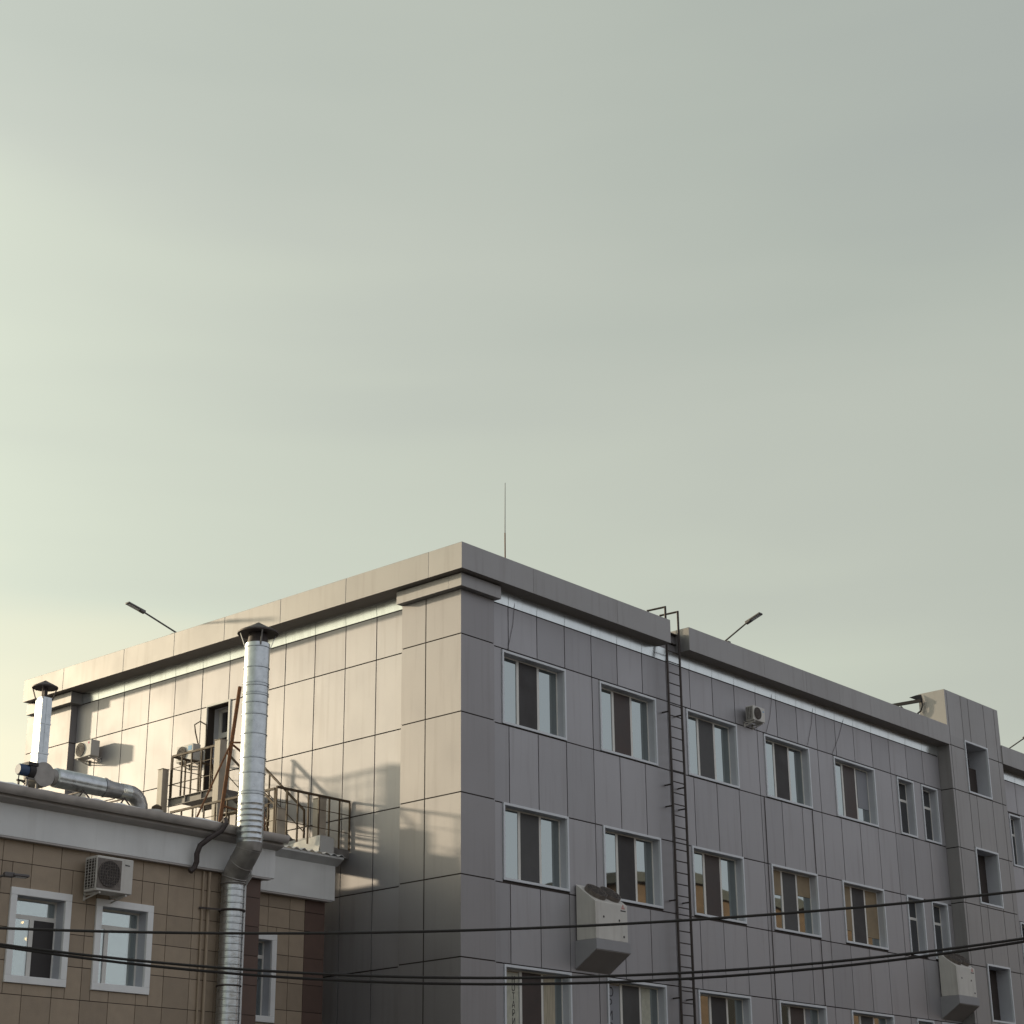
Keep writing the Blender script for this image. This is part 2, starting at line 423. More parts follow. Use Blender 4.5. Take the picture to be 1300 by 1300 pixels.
# capital bands over the piers
b = MB(); b.box(-.16, 1.085, -.16, .2, 14.065, 14.345); b.box(-.16, .25, .2005, 1.72, 14.065, 14.345)
b.build('capital_band', M['cornice'], office, bevel=.006)
b = MB(); b.box(-.16, .25, 13.05, 14.91, 14.065, 14.345); b.build('capital_band', M['cornice'], office, bevel=.006)
b = MB(); b.box(-.10, 1.03, -.10, .3, 14.345, 14.371); b.box(-.10, .25, .3005, 1.66, 14.345, 14.371); b.build('shadow_gap', M['joint'], office)
b = MB(); b.box(-.1, .25, 13.1, 14.86, 14.345, 14.371); b.build('shadow_gap', M['joint'], office)
# white frieze under the cornice
def frieze_sheet(mb, P0, P1, nrm):
    """sheet leaning slightly outwards at its top, hung under the soffit"""
    P0, P1, n_ = Vector(P0), Vector(P1), Vector(nrm); up_ = Vector((0, 0, .30)) + n_ * .026
    lo = n_ * .004
    mb.prism([P0 + lo, P1 + lo, P1 + lo + up_, P0 + lo + up_], (0, 0, 0), -n_ * .02)
ZF = 14.083
for cols_ in ([1.09] + [x for x in xcols if x > 1.3], xr):
    fz = MB()
    for a, b_ in zip(cols_, cols_[1:]): frieze_sheet(fz, (a + .006, YW, ZF), (b_ - .006, YW, ZF), (0, -1, 0))
    fz.build('frieze', M['frieze'], office)
fz = MB(); yc = [1.725] + ycols[1:-1] + [13.045]
for a, b_ in zip(yc, yc[1:]): frieze_sheet(fz, (XW, a + .006, ZF), (XW, b_ - .006, ZF), (-1, 0, 0))
fz.build('frieze', M['frieze'], office)
# cornice: street runs either side of the ladder notch, yard run, beyond the tower
ZC0, ZC1, CO = 14.371, 14.945, -.33
def cornice_run(mb, mbs, a, b, axis, joints):
    e = [a] + joints + [b]
    for s0, s1 in zip(e, e[1:]):
        t = rnd(.03); g0 = 0 if s0 == a else .003; g1 = 0 if s1 == b else .003
        if axis == 'x': mb.box(s0 + g0, s1 - g1, CO, .62, ZC0, ZC1, tone=t, skip='-z')
        else: mb.box(CO, .62, s0 + g0, s1 - g1, ZC0, ZC1, tone=t, skip='-z')
c = MB(); s_ = MB()
cornice_run(c, s_, CO, 6.935, 'x', [1.95, 4.9]); c.build('cornice', M['cornice'], office, bevel=.008)
c = MB(); cornice_run(c, s_, 7.685, TX0, 'x', [10.9, 12.86, 14.5, 16.1, 17.7, 19.3]); c.build('cornice', M['cornice'], office, bevel=.008)
c = MB(); cornice_run(c, s_, .6205, 14.86, 'y', [3.1, 5.2, 7.1, 8.9, 10.8, 13.2]); c.build('cornice', M['cornice'], office, bevel=.008)
c = MB(); cornice_run(c, s_, TX1, XE + .2, 'x', [26, 29]); c.build('cornice', M['cornice'], office, bevel=.008)
s_ = MB(); s_.box(CO + .004, 6.93, CO + .004, .6, ZC0 + .002, ZC0 + .05, skip='+z'); s_.box(7.69, TX0 - .005, CO + .004, .6, ZC0 + .002, ZC0 + .05)
s_.box(CO + .004, .6, .601, 14.855, ZC0 + .002, ZC0 + .05); s_.box(TX1 + .005, XE, CO + .004, .6, ZC0 + .002, ZC0 + .05)
s_.build('soffit', M['soffit'], office)
n = MB(); n.box(6.94, 7.68, YW + .02, .6, 14.40, 14.80); n.build('notch_wall', M['panel_warm'], office)
n = MB(); n.box(6.936, 7.684, YW - .06, .62, 14.80, 14.83); n.box(6.936, 7.684, YW - .03, YW + .02, 14.56, 14.59); n.build('notch_rail', M['ladder'], office)

# stair tower
tw = MB(); tb = MB()
tz = [0, 1.58, 3.23, 4.88, 6.50, 8.115, 9.834, 11.394, 13.083, 14.385, TZ]
tc_ = [TX0, TX0 + .12, TX0 + .97, 21.95, 22.93, TX1 - .27, TX1]
for z0, z1 in zip(tz, tz[1:]):
    zz = sorted({z0, z1} | {h for q in tower_w for h in q[2:] if z0 < h < z1})
    for a0, a1 in zip(zz, zz[1:]):
        hs = [(q[0] - .01, q[1] + .01) for q in tower_w if q[2] <= a0 + .001 and q[3] >= a1 - .001]
        for a, b in clip_intervals(tc_, hs):
            g0 = 0 if a in (TX0,) else GAP / 2; g1 = 0 if b == TX1 else GAP / 2
            tw.box(a + g0, b - g1, TY, TY + .03, a0 + (GAP / 2 if a0 == z0 else 0), a1 - (GAP / 2 if a1 == z1 and z1 != TZ else 0), tone=rnd(.03))
    tw.box(TX0, TX0 + .02, TY + .0305, .55, z0 + GAP / 2, z1 - (GAP / 2 if z1 != TZ else 0), tone=rnd(.02))
    tw.box(TX1 - .02, TX1, TY + .0305, .55, z0 + GAP / 2, z1 - (GAP / 2 if z1 != TZ else 0))
tower = tw.build('stair_tower', M['cornice'], office)
tb.box(TX0 + .025, TX1 - .025, .50, .55, 0, TZ - .02)
backing(tb, TX0 + .021, TX1 - .021, TY + .022, TY + .12, [(q[0] + .03, q[1] - .03, q[2] + .03, q[3] - .03) for q in tower_w], 0, TZ - .01)
tb.box(TX0 + .03, TX1 - .03, TY + .05, .5, TZ - .05, TZ - .02)
tb.build('tower_backing', M['joint'], tower)

# ---- windows
def window(x0, x1, z0, z1, y, depth, style, tag_=None, ri=0, ci=0):
    T = .05
    wn = MB()                                              # trim standing proud of the cladding
    wn.box(x0, x1, y - .022, y + .03, z1 - T, z1); wn.box(x0, x1, y - .022, y + .03, z0, z0 + T)
    wn.box(x0, x0 + T, y - .022, y + .03, z0 + T, z1 - T); wn.box(x1 - T, x1, y - .022, y + .03, z0 + T, z1 - T)
    wo_ = wn.build('window', M['trim'], office)
    i0, i1, j0, j1 = x0 + T, x1 - T, z0 + T, z1 - T
    rv = MB(); yb = y + depth + .06
    rv.box(i0 - .02, i0, y + .0305, yb, j0 - .02, j1 + .02); rv.box(i1, i1 + .02, y + .0305, yb, j0 - .02, j1 + .02)
    rv.box(i0 + .0005, i1 - .0005, y + .0305, yb, j1, j1 + .02); rv.box(i0 + .0005, i1 - .0005, y + .0305, yb, j0 - .02, j0)
    rv.build('reveal', M['reveal'], wo_)
    fr = MB(); ya, yb = y + depth - .03, y + depth + .01; S = .032
    fr.box(i0, i1, ya, yb, j1 - S, j1); fr.box(i0, i1, ya, yb, j0, j0 + S)
    fr.box(i0, i0 + S, ya, yb, j0 + S, j1 - S); fr.box(i1 - S, i1, ya, yb, j0 + S, j1 - S)
    yp = y + depth - .02
    panes = []
    if style == 'wide':
        m1, m2 = i0 + (i1 - i0) / 3, i0 + 2 * (i1 - i0) / 3
        for m_ in (m1, m2): fr.box(m_ - .037, m_ + .037, ya - .006, yb, j0 + S, j1 - S)
        panes = [(i0 + S, m1 - .037, j0 + S, j1 - S, 'glass'), (m1 + .037, m2 - .037, j0 + S, j1 - S, 'mid'), (m2 + .037, i1 - S, j0 + S, j1 - S, 'glass')]
    else:
        t_ = j1 - (j1 - j0) * .34
        fr.box(i0 + S, i1 - S, ya, yb, t_ - .035, t_ + .035)
        panes = [(i0 + S, i1 - S, j0 + S, t_ - .035, 'dim'), (i0 + S, i1 - S, t_ + .035, j1 - S, 'dim')]
    fr.build('sash_frame', M['pvc'], wo_)
    for k, (a, b, c, d, kind) in enumerate(panes):
        if kind == 'mid':
            p = MB(); p.box(a, b, yp - .02, yp - .012, c, d); p.build('insect_screen', M[('screen', 'screen_brown', 'screen_grey')[(ri * 2 + ci) % 3]], wo_)
            continue
        q = random.uniform(-.003, .003); q2 = random.uniform(-.003, .003)
        p = MB(); P = [(a, yp + q, c), (b, yp - q, c), (b, yp - q + q2, d), (a, yp + q + q2, d)]
        p.prism(P, (0, 0, 0), (0, .012, 0)); p.build('pane', M['glass' if kind == 'glass' else 'glass_dim'], wo_)
    return wo_, (i0, i1, j0, j1, yp)
W = {}
for x0, x1, z0, z1, st, ri, ci in wins:
    W[(st, ri, ci)] = window(x0, x1, z0, z1, YW, .22 if st == 'wide' else .24, st, None, ri, ci)
for q in tower_w: window(q[0], q[1], q[2], q[3], TY, .78, 'narrow')

# dark rooms behind the facade so that nothing shines through
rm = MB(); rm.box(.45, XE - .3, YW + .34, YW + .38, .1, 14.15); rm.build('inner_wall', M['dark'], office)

M['blind_warm'] = mat('sand_blind_reflection', (.27, .205, .13), .75, var=.12, vscale=5)
M['curtain'] = mat('curtain_reflection', (.42, .37, .28), .8, var=.18, vscale=6, stretch=(6, 1, .4))
def blind(key, part, top_share, m_, third=2, name='roller_blind'):  # blinds and curtains; their tan also paints in reflections of buildings opposite
    wo_, (i0, i1, j0, j1, yp) = W[key]; wd = (i1 - i0) / 3
    a, b_ = i0 + wd * third + .045, i0 + wd * (third + 1) - .045
    c = MB(); zb = j1 - .04 - (j1 - j0 - .08) * top_share
    n_ = 12; top_ = []
    for k in range(n_):
        xa_, xb_ = a + (b_ - a) * part * k / n_, a + (b_ - a) * part * (k + 1) / n_
        ya_ = yp - .014 + (.003 if k % 2 else 0) * (name == 'curtain')
        c.box(xa_, xb_, ya_ - .004, ya_, zb, j1 - .04)
    c.build(name, m_, wo_)
blind(('wide', 1, 3), 1., .36, M['blind_warm']); blind(('wide', 1, 4), 1., .86, M['blind_warm']); blind(('wide', 1, 4), 1., .80, M['blind_warm'], 0)
blind(('wide', 1, 3), 1., .42, M['blind_warm'], 0)
blind(('wide', 2, 0), .62, .98, M['curtain'], 2, 'curtain'); blind(('wide', 2, 1), .55, .98, M['vinyl'], 2, 'curtain'); blind(('wide', 2, 3), .4, .98, M['vinyl_grey'], 2, 'curtain')
# roller blind half drawn in the fifth window of the top row
wo_, (i0, i1, j0, j1, yp) = W[('wide', 0, 4)]
b = MB(); b.box(i1 - .60, i1 - .06, yp - .012, yp - .008, j0 + .42, j1 - .06); b.build('roller_blind', M['vinyl_grey'], wo_)

def text_mesh(s, size, m, parent, loc, name='lettering', rot=(math.pi / 2, 0, 0), sx=1.):
    cu = bpy.data.curves.new(name, 'FONT'); cu.body = s; cu.size = size; cu.align_x = 'CENTER'; cu.extrude = .001
    to = bpy.data.objects.new(name, cu); col.objects.link(to)
    dg = bpy.context.evaluated_depsgraph_get(); dg.update()
    me = bpy.data.meshes.new_from_object(to.evaluated_get(dg)); bpy.data.objects.remove(to)
    o = bpy.data.objects.new(name, me); col.objects.link(o); me.materials.clear(); me.materials.append(m)
    from mathutils import Euler
    root = parent
    while root.parent is not None: root = root.parent
    A = Matrix.Translation(Vector(loc) - ORG[root.name]) @ Euler(rot).to_matrix().to_4x4() @ Matrix.Diagonal((sx, 1, 1, 1))
    me.transform(A); o.parent = parent
    return o
# lettering down the left panes of the two lower left windows
wo_, (i0, i1, j0, j1, yp) = W[('wide', 2, 0)]
b = MB(); b.box(i0 + .06, i0 + .60, yp - .014, yp - .010, j0 + .06, j1 - .06); b.build('vinyl_strip', M['vinyl'], wo_)
for k, ch in enumerate('НОТАРИУС'): text_mesh(ch, .19, M['ink'], wo_, (i0 + .44, yp - .017, j1 - .26 - .165 * k), sx=.8)
wo_, (i0, i1, j0, j1, yp) = W[('wide', 2, 1)]
b = MB(); b.box(i0 + .06, i0 + .60, yp - .014, yp - .010, j0 + .06, j1 - .06); b.build('vinyl_strip', M['vinyl_grey'], wo_)
for k, ch in enumerate('ЮРИСТ'): text_mesh(ch, .27, M['ink'], wo_, (i0 + .27, yp - .017, j1 - .30 - .245 * k))

# door in the yard wall
y0, y1, z0, z1 = DOOR
d = MB(); T = .05
d.box(XW - .02, XW + .03, y0 - .06, y0, z0, z1 + .05); d.box(XW - .02, XW + .03, y1, y1 + .03, z0, z1 + .05); d.box(XW - .02, XW + .03, y0, y1, z1, z1 + .05)
door = d.build('door', M['pvc'], office)
d = MB(); d.box(XW + .03, XW + .5, y1, y1 + .02, z0, z1); d.box(XW + .03, XW + .5, y0 - .02, y0, z0, z1); d.box(XW + .03, XW + .5, y0, y1, z1, z1 + .02); d.box(XW + .03, XW + .5, y0, y1, z0 - .02, z0)
d.build('reveal', M['reveal'], door)
d = MB(); xa, xb = XW + .36, XW + .42
d.box(xa, xb, y0, y0 + .08, z0, z1); d.box(xa, xb, y1 - .08, y1, z0, z1); d.box(xa, xb, y0 + .08, y1 - .08, z1 - .08, z1)
d.box(xa, xb, y0 + .08, y1 - .08, z0 + 1.78, z0 + 1.90); d.box(xa, xb, y0 + .08, y1 - .08, z0, z0 + .9)
d.build('door_frame', M['pvc'], door)
d = MB(); d.box(xa + .03, xa + .04, y0 + .08, y1 - .08, z0 + .9, z0 + 1.78); d.box(xa + .03, xa + .04, y0 + .08, y1 - .08, z0 + 1.9, z1 - .08); d.build('pane', M['glass_dim'], door)
d = MB(); d.bar((xa - .04, y1 - .05, z0 + 1.1), (xa - .04, y1 - .05, z0 + 1.25), .03); d.bar((xa - .04, y1 - .05, z0 + 1.22), (xa - .04, y1 - .16, z0 + 1.22), .03); d.build('handle', M['pvc'], door)

# ------------------------------------------------------------------ brown building
Y1, Y3 = 1.40, 3.15
clinic = thing('brown_building', 'low annex faced with beige brown tiles under a white fascia and gutter', 'building', (-7, 2, 0))
XL = -17.0
bw = [(-9.24, -8.06, 5.45, 6.965), (-7.555, -6.36, 5.455, 6.965), (-12.4, -11.2, 5.45, 6.96)]
def tiles(mb, x0, x1, zs, vx, y, holes):
    v = sorted({x0, x1} | {x for x in vx if x0 < x < x1})
    for a, b in zip(zs, zs[1:]):
        zz = sorted({a, b} | {q for h in holes for q in h[2:4] if a + .03 < q < b - .03})
        hs0 = [(h[0], h[1]) for h in holes if h[2] < b - .03 and h[3] > a + .03]
        for s0, s1 in clip_intervals(v, hs0): mb.box(s0 + .006, s1 - .006, y, y + .02, a + .006, b - .006, tone=rnd(.085))
        for h in holes:                                      # cut tiles over and under an opening
            if not (h[2] < b - .03 and h[3] > a + .03): continue
            for p0, p1 in ((a, min(b, h[2])), (max(a, h[3]), b)):
                if p1 - p0 < .03: continue
                for s0, s1 in zip(sorted({h[0], h[1]} | {x for x in v if h[0] + .04 < x < h[1] - .04}), sorted({h[0], h[1]} | {x for x in v if h[0] + .04 < x < h[1] - .04})[1:]):
                    mb.box(s0 + .006, s1 - .006, y, y + .02, p0 + .006, p1 - .006, tone=rnd(.085))
zs = [0.02 + .525 * k for k in range(15)] ; zs = [z for z in zs if z < 7.75] + [7.75]
vx = [-6.05 + .565 * k for k in range(-20, 5)]
t = MB(); tiles(t, XL, -4.33, zs, vx, Y1, bw); wall = t.build('wall', M['tile'], clinic)
bk = MB()
backing(bk, XL, -3.935, Y1 + .014, Y1 + .20, [(h[0] + .05, h[1] - .05, h[2] + .05, h[3] - .05) for h in bw], 0, 7.75)
bk.box(-4.13, -3.935, Y1 + .2, Y3 + 1, 0, 7.75)
rw = (-3.12, -1.94, 5.40, 7.09)
backing(bk, -3.93, -.665, Y3 + .014, Y3 + .20, [(rw[0] + .05, rw[1] - .05, rw[2] + .05, rw[3] - .05)], 0, 7.95)
bk.box(-.86, -.665, Y3 + .2, 10, 0, 7.95); bk.box(XL, -.9, 10, 10.2, 0, 8.3)
bk.build('wall_core', M['joint'], clinic)
qz = zs
t = MB(); tiles(t, -4.33, -3.92, qz, [], Y1, []); t.box(-3.934, -3.92, Y1 + .0205, Y3, .02, 7.75); t.build('corner_tiles', M['quoin'], clinic)
zs2 = [z - .13 for z in zs if z > .2] + [7.95]
t = MB(); tiles(t, -3.9, -1.2, zs2, [-3.35 + .565 * k + .05 for k in range(5)], Y3, [rw]); t.build('wall', M['tile'], clinic)
t = MB(); tiles(t, -1.2, -.65, zs2, [], Y3, []); t.box(-.664, -.65, Y3 + .0205, 10, .02, 7.95, tone=.9); t.build('corner_tiles', M['quoin'], clinic)
def brown_window(h, y, mid, lamp=False):
    x0, x1, z0, z1 = h; T = .12
    wn = MB(); wn.box(x0, x1, y - .035, y + .02, z1 - T, z1); wn.box(x0, x1, y - .035, y + .02, z0, z0 + T)
    wn.box(x0, x0 + T, y - .035, y + .02, z0 + T, z1 - T); wn.box(x1 - T, x1, y - .035, y + .02, z0 + T, z1 - T)
    wo_ = wn.build('window', M['surround'], clinic, bevel=.006)
    i0, i1, j0, j1 = x0 + T, x1 - T, z0 + T, z1 - T; dp = .24; yb = y + dp + .06
    rv = MB(); rv.box(i0 - .02, i0, y + .0205, yb, j0 - .02, j1 + .02); rv.box(i1, i1 + .02, y + .0205, yb, j0 - .02, j1 + .02)
    rv.box(i0 + .0005, i1 - .0005, y + .0205, yb, j1, j1 + .02); rv.box(i0 + .0005, i1 - .0005, y + .0205, yb, j0 - .02, j0); rv.build('reveal', M['reveal'], wo_)
    fr = MB(); ya, yb = y + dp - .03, y + dp + .01; S = .034; tz_ = j1 - .30; mx = i0 + (i1 - i0) * mid
    fr.box(i0, i1, ya, yb, j1 - S, j1); fr.box(i0, i1, ya, yb, j0, j0 + S); fr.box(i0, i0 + S, ya, yb, j0 + S, j1 - S); fr.box(i1 - S, i1, ya, yb, j0 + S, j1 - S)
    fr.box(i0 + S, i1 - S, ya, yb, tz_ - .035, tz_ + .035); fr.box(mx - .04, mx + .04, ya - .006, yb, j0 + S, tz_ - .035); fr.build('sash_frame', M['pvc'], wo_)
    yp = y + dp - .02
    if lamp:
        p = MB(); p.box(mx + .045, i1 - S - .005, yp - .02, yp - .012, j0 + S, tz_ - .04); p.build('insect_screen', M['screen'], wo_)
    for k, (a, b, c, d) in enumerate(((i0 + S, mx - .04, j0 + S, tz_ - .035), (mx + .04, i1 - S, j0 + S, tz_ - .035), (i0 + S, i1 - S, tz_ + .035, j1 - S))):
        q = random.uniform(-.002, .002)
        p = MB(); p.prism([(a, yp + q, c), (b, yp - q, c), (b, yp - q, d), (a, yp + q, d)], (0, 0, 0), (0, .012, 0)); p.build('pane', M['glass_thin'], wo_)
    rb = MB(); rb.box(x0 - .1, x1 + .1, y + 1.6, y + 1.62, z0 - .3, z1 + .6); rb.box(x0 - .12, x0 - .1, y + .32, y + 1.6, z0 - .3, z1 + .6); rb.box(x1 + .1, x1 + .12, y + .32, y + 1.6, z0 - .3, z1 + .6); rb.box(x0 - .1, x1 + .1, y + .32, y + 1.6, z1 + .6, z1 + .62); rb.box(x0 - .1, x1 + .1, y + .32, y + 1.6, z0 - .32, z0 - .3)
    rb.build('room', M['dark'], wo_)
    return wo_
w1 = brown_window(bw[0], Y1, .5, True); brown_window(bw[1], Y1, .30); brown_window(bw[2], Y1, .5)
brown_window(rw, Y3, .5)
for px, py, pz, rr in ((-8.50, 2.08, 6.54, .02), (-8.39, 2.08, 6.28, .03)):
    b = MB(); b.tube([(px, py, pz - rr), (px, py, pz - rr * .5), (px, py, pz + rr * .5), (px, py, pz + rr)], [rr * .4, rr, rr, rr * .4], 10)
    b.build('pendant_bulb', M['bulb'], w1)
    b = MB(); b.bar((px, py, pz + rr), (px, py, 7.55), .004); b.build('cord', M['black'], w1)
# fascias, eaves, gutters, roofs
c = MB(); c.box(XL, -3.70, 1.28, Y1 + .3, 7.745, 8.47); c.box(-3.9, -3.70, Y1 + .3, Y3 + .3, 7.745, 8.47); c.build('fascia', M['fascia'], clinic, bevel=.008)
c = MB(); c.box(XL, -3.78, 1.285, Y1 + .01, 7.715, 7.744); c.box(-3.9, -.6, Y3 - .14, Y3 + .01, 7.865, 7.894); c.build('drip_edge', M['eaves'], clinic)
c = MB()
prof = [(1.279, 8.45), (1.279, 8.27), (1.13, 8.31), (1.105, 8.33), (1.105, 8.45)]
c.prism([(XL, a, b) for a, b in prof], (0, 0, 0), (-3.66 - XL, 0, 0)); c.build('eaves', M['eaves'], clinic)
gt = MB(); n_ = 10; outer = [(1.03 + .07 * math.cos(math.pi + math.pi * k / n_), 8.515 + .145 * math.sin(math.pi + math.pi * k / n_)) for k in range(n_ + 1)]
inner = [(1.03 + .062 * math.cos(2 * math.pi - math.pi * k / n_), 8.515 + .137 * math.sin(2 * math.pi - math.pi * k / n_)) for k in range(n_ + 1)]
gt.prism([(XL, a, b) for a, b in outer + inner], (0, 0, 0), (-3.64 - XL, 0, 0)); gt.build('gutter', M['gutter'], clinic)
rfm = MB(); rfm.prism([(XL, 1.02, 8.47), (XL, 1.02, 8.50), (XL, 3.4, 8.62), (XL, 9.9, 8.72), (XL, 9.9, 8.5), (XL, 3.4, 8.45)], (0, 0, 0), (-3.66 - XL, 0, 0))
rfm.prism([(-3.655, Y3 - .12, 8.735), (-3.655, Y3 - .12, 8.76), (-3.655, 9.9, 8.86), (-3.655, 9.9, 8.6)], (0, 0, 0), (3.10, 0, 0))
rfm.build('roof', M['roof'], clinic)
c = MB(); c.box(-3.89, -.53, Y3 - .15, Y3 + .25, 7.895, 8.72); c.box(-.72, -.53, Y3 + .25, 10, 7.895, 8.855); c.build('fascia', M['fascia'], clinic, bevel=.008)  # side strip raised to thin the sunlight reaching the yard wall
# corrugated eave sheet over the recessed part
c = MB(); nx = 160; top = []
for k in range(nx + 1):
    x = -3.60 + (3.60 - .46) * k / nx; top.append((x, 8.79 + .022 * math.sin(2 * math.pi * x / .205)))
for yA, yB in ((Y3 - .36, Y3 - .05),):
    V0 = [c.bm.verts.new((x, yA, z)) for x, z in top]; V1 = [c.bm.verts.new((x, yB, z + .03)) for x, z in top]
    U0 = [c.bm.verts.new((x, yA, z - .012)) for x, z in top]
    for k in range(nx):
        fa = c.bm.faces.new((V0[k], V0[k + 1], V1[k + 1], V1[k])); c.bm.faces.new((U0[k], U0[k + 1], V0[k + 1], V0[k]))
c.build('corrugated_sheet', M['sheet'], clinic)
c = MB(); c.prism([(-3.6, Y3 - .34, 8.72), (-3.6, Y3 - .34, 8.762), (-3.6, Y3 - .1, 8.762), (-3.6, Y3 - .15, 8.60)], (0, 0, 0), (3.12, 0, 0)); c.build('eaves', M['sheet'], clinic)
# membrane flashing and upstand at the end of the roof
c = MB(); c.prism([(-.93, Y3 - .10, 8.80), (-.545, Y3 - .10, 8.80), (-.545, Y3 - .10, 9.165), (-.62, Y3 - .10, 9.20), (-.93, Y3 - .10, 9.205)], (0, 0, 0), (0, 1.5, 0)); c.build('parapet', M['membrane_grey'], clinic)
c = MB(); NY = 14
rows_ = [[c.bm.verts.new((-.935 - .05 * (1 - h_) ** 2 - random.uniform(0, .012), Y3 - .105 + 1.75 * k / NY, 8.77 + (.44 - .16 * (k / NY)) * h_)) for h_ in (0, .3, .6, 1.0)] for k in range(NY + 1)]
for A_, B_ in zip(rows_, rows_[1:]):
    for j in range(3): c.bm.faces.new((A_[j], B_[j], B_[j + 1], A_[j + 1]))
c.build('membrane_flashing', M['membrane'], clinic)
# old snow lying along the gutter
c = MB(); xs = [XL + .11 * k for k in range(int((-4.95 - XL) / .11))]
hh = [.016 + .04 * max(0, math.sin(x * 3.1) * .5 + math.sin(x * 7.7 + 1) * .3 + random.uniform(-.2, .45)) for x in xs]
for yA, kk in ((1.04, .55), (1.12, 1.), (1.5, 1.2)): pass
lines = [[c.bm.verts.new((x, yA + random.uniform(-.012, .012), 8.514 + h * kk + (yA - 1.02) * .05)) for x, h in zip(xs, hh)] for yA, kk in ((.985, 0), (1.02, .8), (1.12, 1.), (1.7, .8))]
for P_, Q_ in zip(lines, lines[1:]):
    for k in range(len(xs) - 1): c.bm.faces.new((P_[k], P_[k + 1], Q_[k + 1], Q_[k]))
c.build('snow_strip', M['snow'], clinic)
# bent drain hose from the gutter, and white downpipe beside the flue
c = MB(); c.tube([(-5.22, 1.06, 8.50), (-5.22, .94, 8.58), (-5.24, .90, 8.50), (-5.32, .93, 8.36), (-5.50, 1.02, 8.22), (-5.64, 1.10, 8.08), (-5.67, 1.14, 7.93), (-5.64, 1.17, 7.80), (-5.66, 1.2, 7.70), (-5.74, 1.22, 7.62)], .05, 10); c.build('drain_hose', M['cap'], clinic)
c = MB(); c.tube([(-4.40, 1.30, 0), (-4.40, 1.30, 7.55), (-4.40, 1.12, 7.72), (-4.40, 1.12, 8.40), (-4.40, 1.05, 8.47)], .036, 10); c.build('downpipe', M['fascia'], clinic)
c = MB(); c.tube([(-5.17, 1.36, 0), (-5.17, 1.36, 7.7)], .03, 8); c.tube([(-5.30, 1.37, 0), (-5.30, 1.37, 7.7)], .02, 8); c.build('conduit', M['tile'], clinic)

# ------------------------------------------------------------------ tall flue
flue = thing('exhaust_flue', 'tall shiny galvanised flue pipe with conical cap rising past the white fascia', 'flue pipe', (-4.8, 1.15, 0))
def ribbed(mb, x, y, z0, z1, r_, ribs, n=28, amp=.012, hw=.012):
    prof = [(z0, r_)]
    for z in sorted(ribs):
        if z0 + .03 < z < z1 - .03: prof += [(z - hw, r_), (z - hw * .4, r_ + amp), (z + hw * .4, r_ + amp), (z + hw, r_)]
    prof.append((z1, r_))
    rings = [[mb.bm.verts.new((x + rr * math.cos(2 * math.pi * j / n), y + rr * math.sin(2 * math.pi * j / n), z)) for j in range(n)] for z, rr in prof]
    for a, b in zip(rings, rings[1:]):
        for j in range(n): fc_ = mb.bm.faces.new((a[j], a[(j + 1) % n], b[(j + 1) % n], b[j])); fc_.smooth = True
    mb.bm.faces.new(rings[0][::-1]); mb.bm.faces.new(rings[-1])
c = MB(); ribbed(c, -4.8, 1.15, 0, 7.50, .205, [.12 * k + .07 for k in range(62)], amp=.007, hw=.016); c.build('lower_pipe', M['galv'], flue)
c = MB(); c.tube([(-4.8, 1.15, 7.47), (-4.8, 1.15, 7.60), (-4.8, 1.02, 7.78), (-4.8, .88, 7.94), (-4.8, .75, 8.10), (-4.8, .75, 8.20)], [.215, .218, .222, .226, .23, .235], 24)
for p_, a_ in (((-4.8, 1.13, 7.62), (0, -.4, 1)), ((-4.8, .95, 7.86), (0, -1, 1)), ((-4.8, .77, 8.08), (0, -.4, 1)), ((-4.8, 1.15, 7.5), (0, 0, 1))): c.torus(p_, a_, .222, .012)
c.build('elbow', M['elbow'], flue)
c = MB(); ribbed(c, -4.8, .75, 8.18, 9.02, .238, [8.26 + .105 * k for k in range(7)], amp=.006, hw=.02); c.build('lower_sleeve', M['galv'], flue)
c = MB(); ribbed(c, -4.8, .75, 9.0, 11.93, .232, [9.06, 9.11, 9.45, 9.73, 10.18, 10.55, 10.77, 10.92, 10.96, 11.1, 11.15, 11.45, 11.85], amp=.012, hw=.014); c.build('upper_pipe', M['galv'], flue)
c = MB(); c.tube([(-4.8, .75, 11.92), (-4.8, .75, 12.12)], [.20, .17], 20, smooth=True)
c.build('collar', M['cap'], flue)
c = MB(); c.tube([(-4.8, .75, 12.13), (-4.8, .75, 12.16), (-4.8, .75, 12.27), (-4.8, .75, 12.36)], [.385, .385, .17, .015], 28); cap = c.build('rain_cap', M['cap'], flue)
c = MB()
for k in range(4):
    a = math.pi / 4 + k * math.pi / 2 + .3; ca, sa = math.cos(a), math.sin(a)
    c.bar((-4.8 + .235 * ca, .75 + .235 * sa, 11.85), (-4.8 + .34 * ca, .75 + .34 * sa, 12.14), .028, .01)
c.build('strut', M['galv_dull'], cap)
c = MB(); c.torus((-4.8, 1.15, 7.02), (0, 0, 1), .222, .02); c.bar((-4.99, 1.15, 7.02), (-5.36, 1.38, 7.05), .03); c.build('wall_bracket', M['cap'], flue)
c = MB(); c.torus((-4.8, 1.15, 5.7), (0, 0, 1), .215, .016); c.build('clamp_ring', M['cap'], flue)

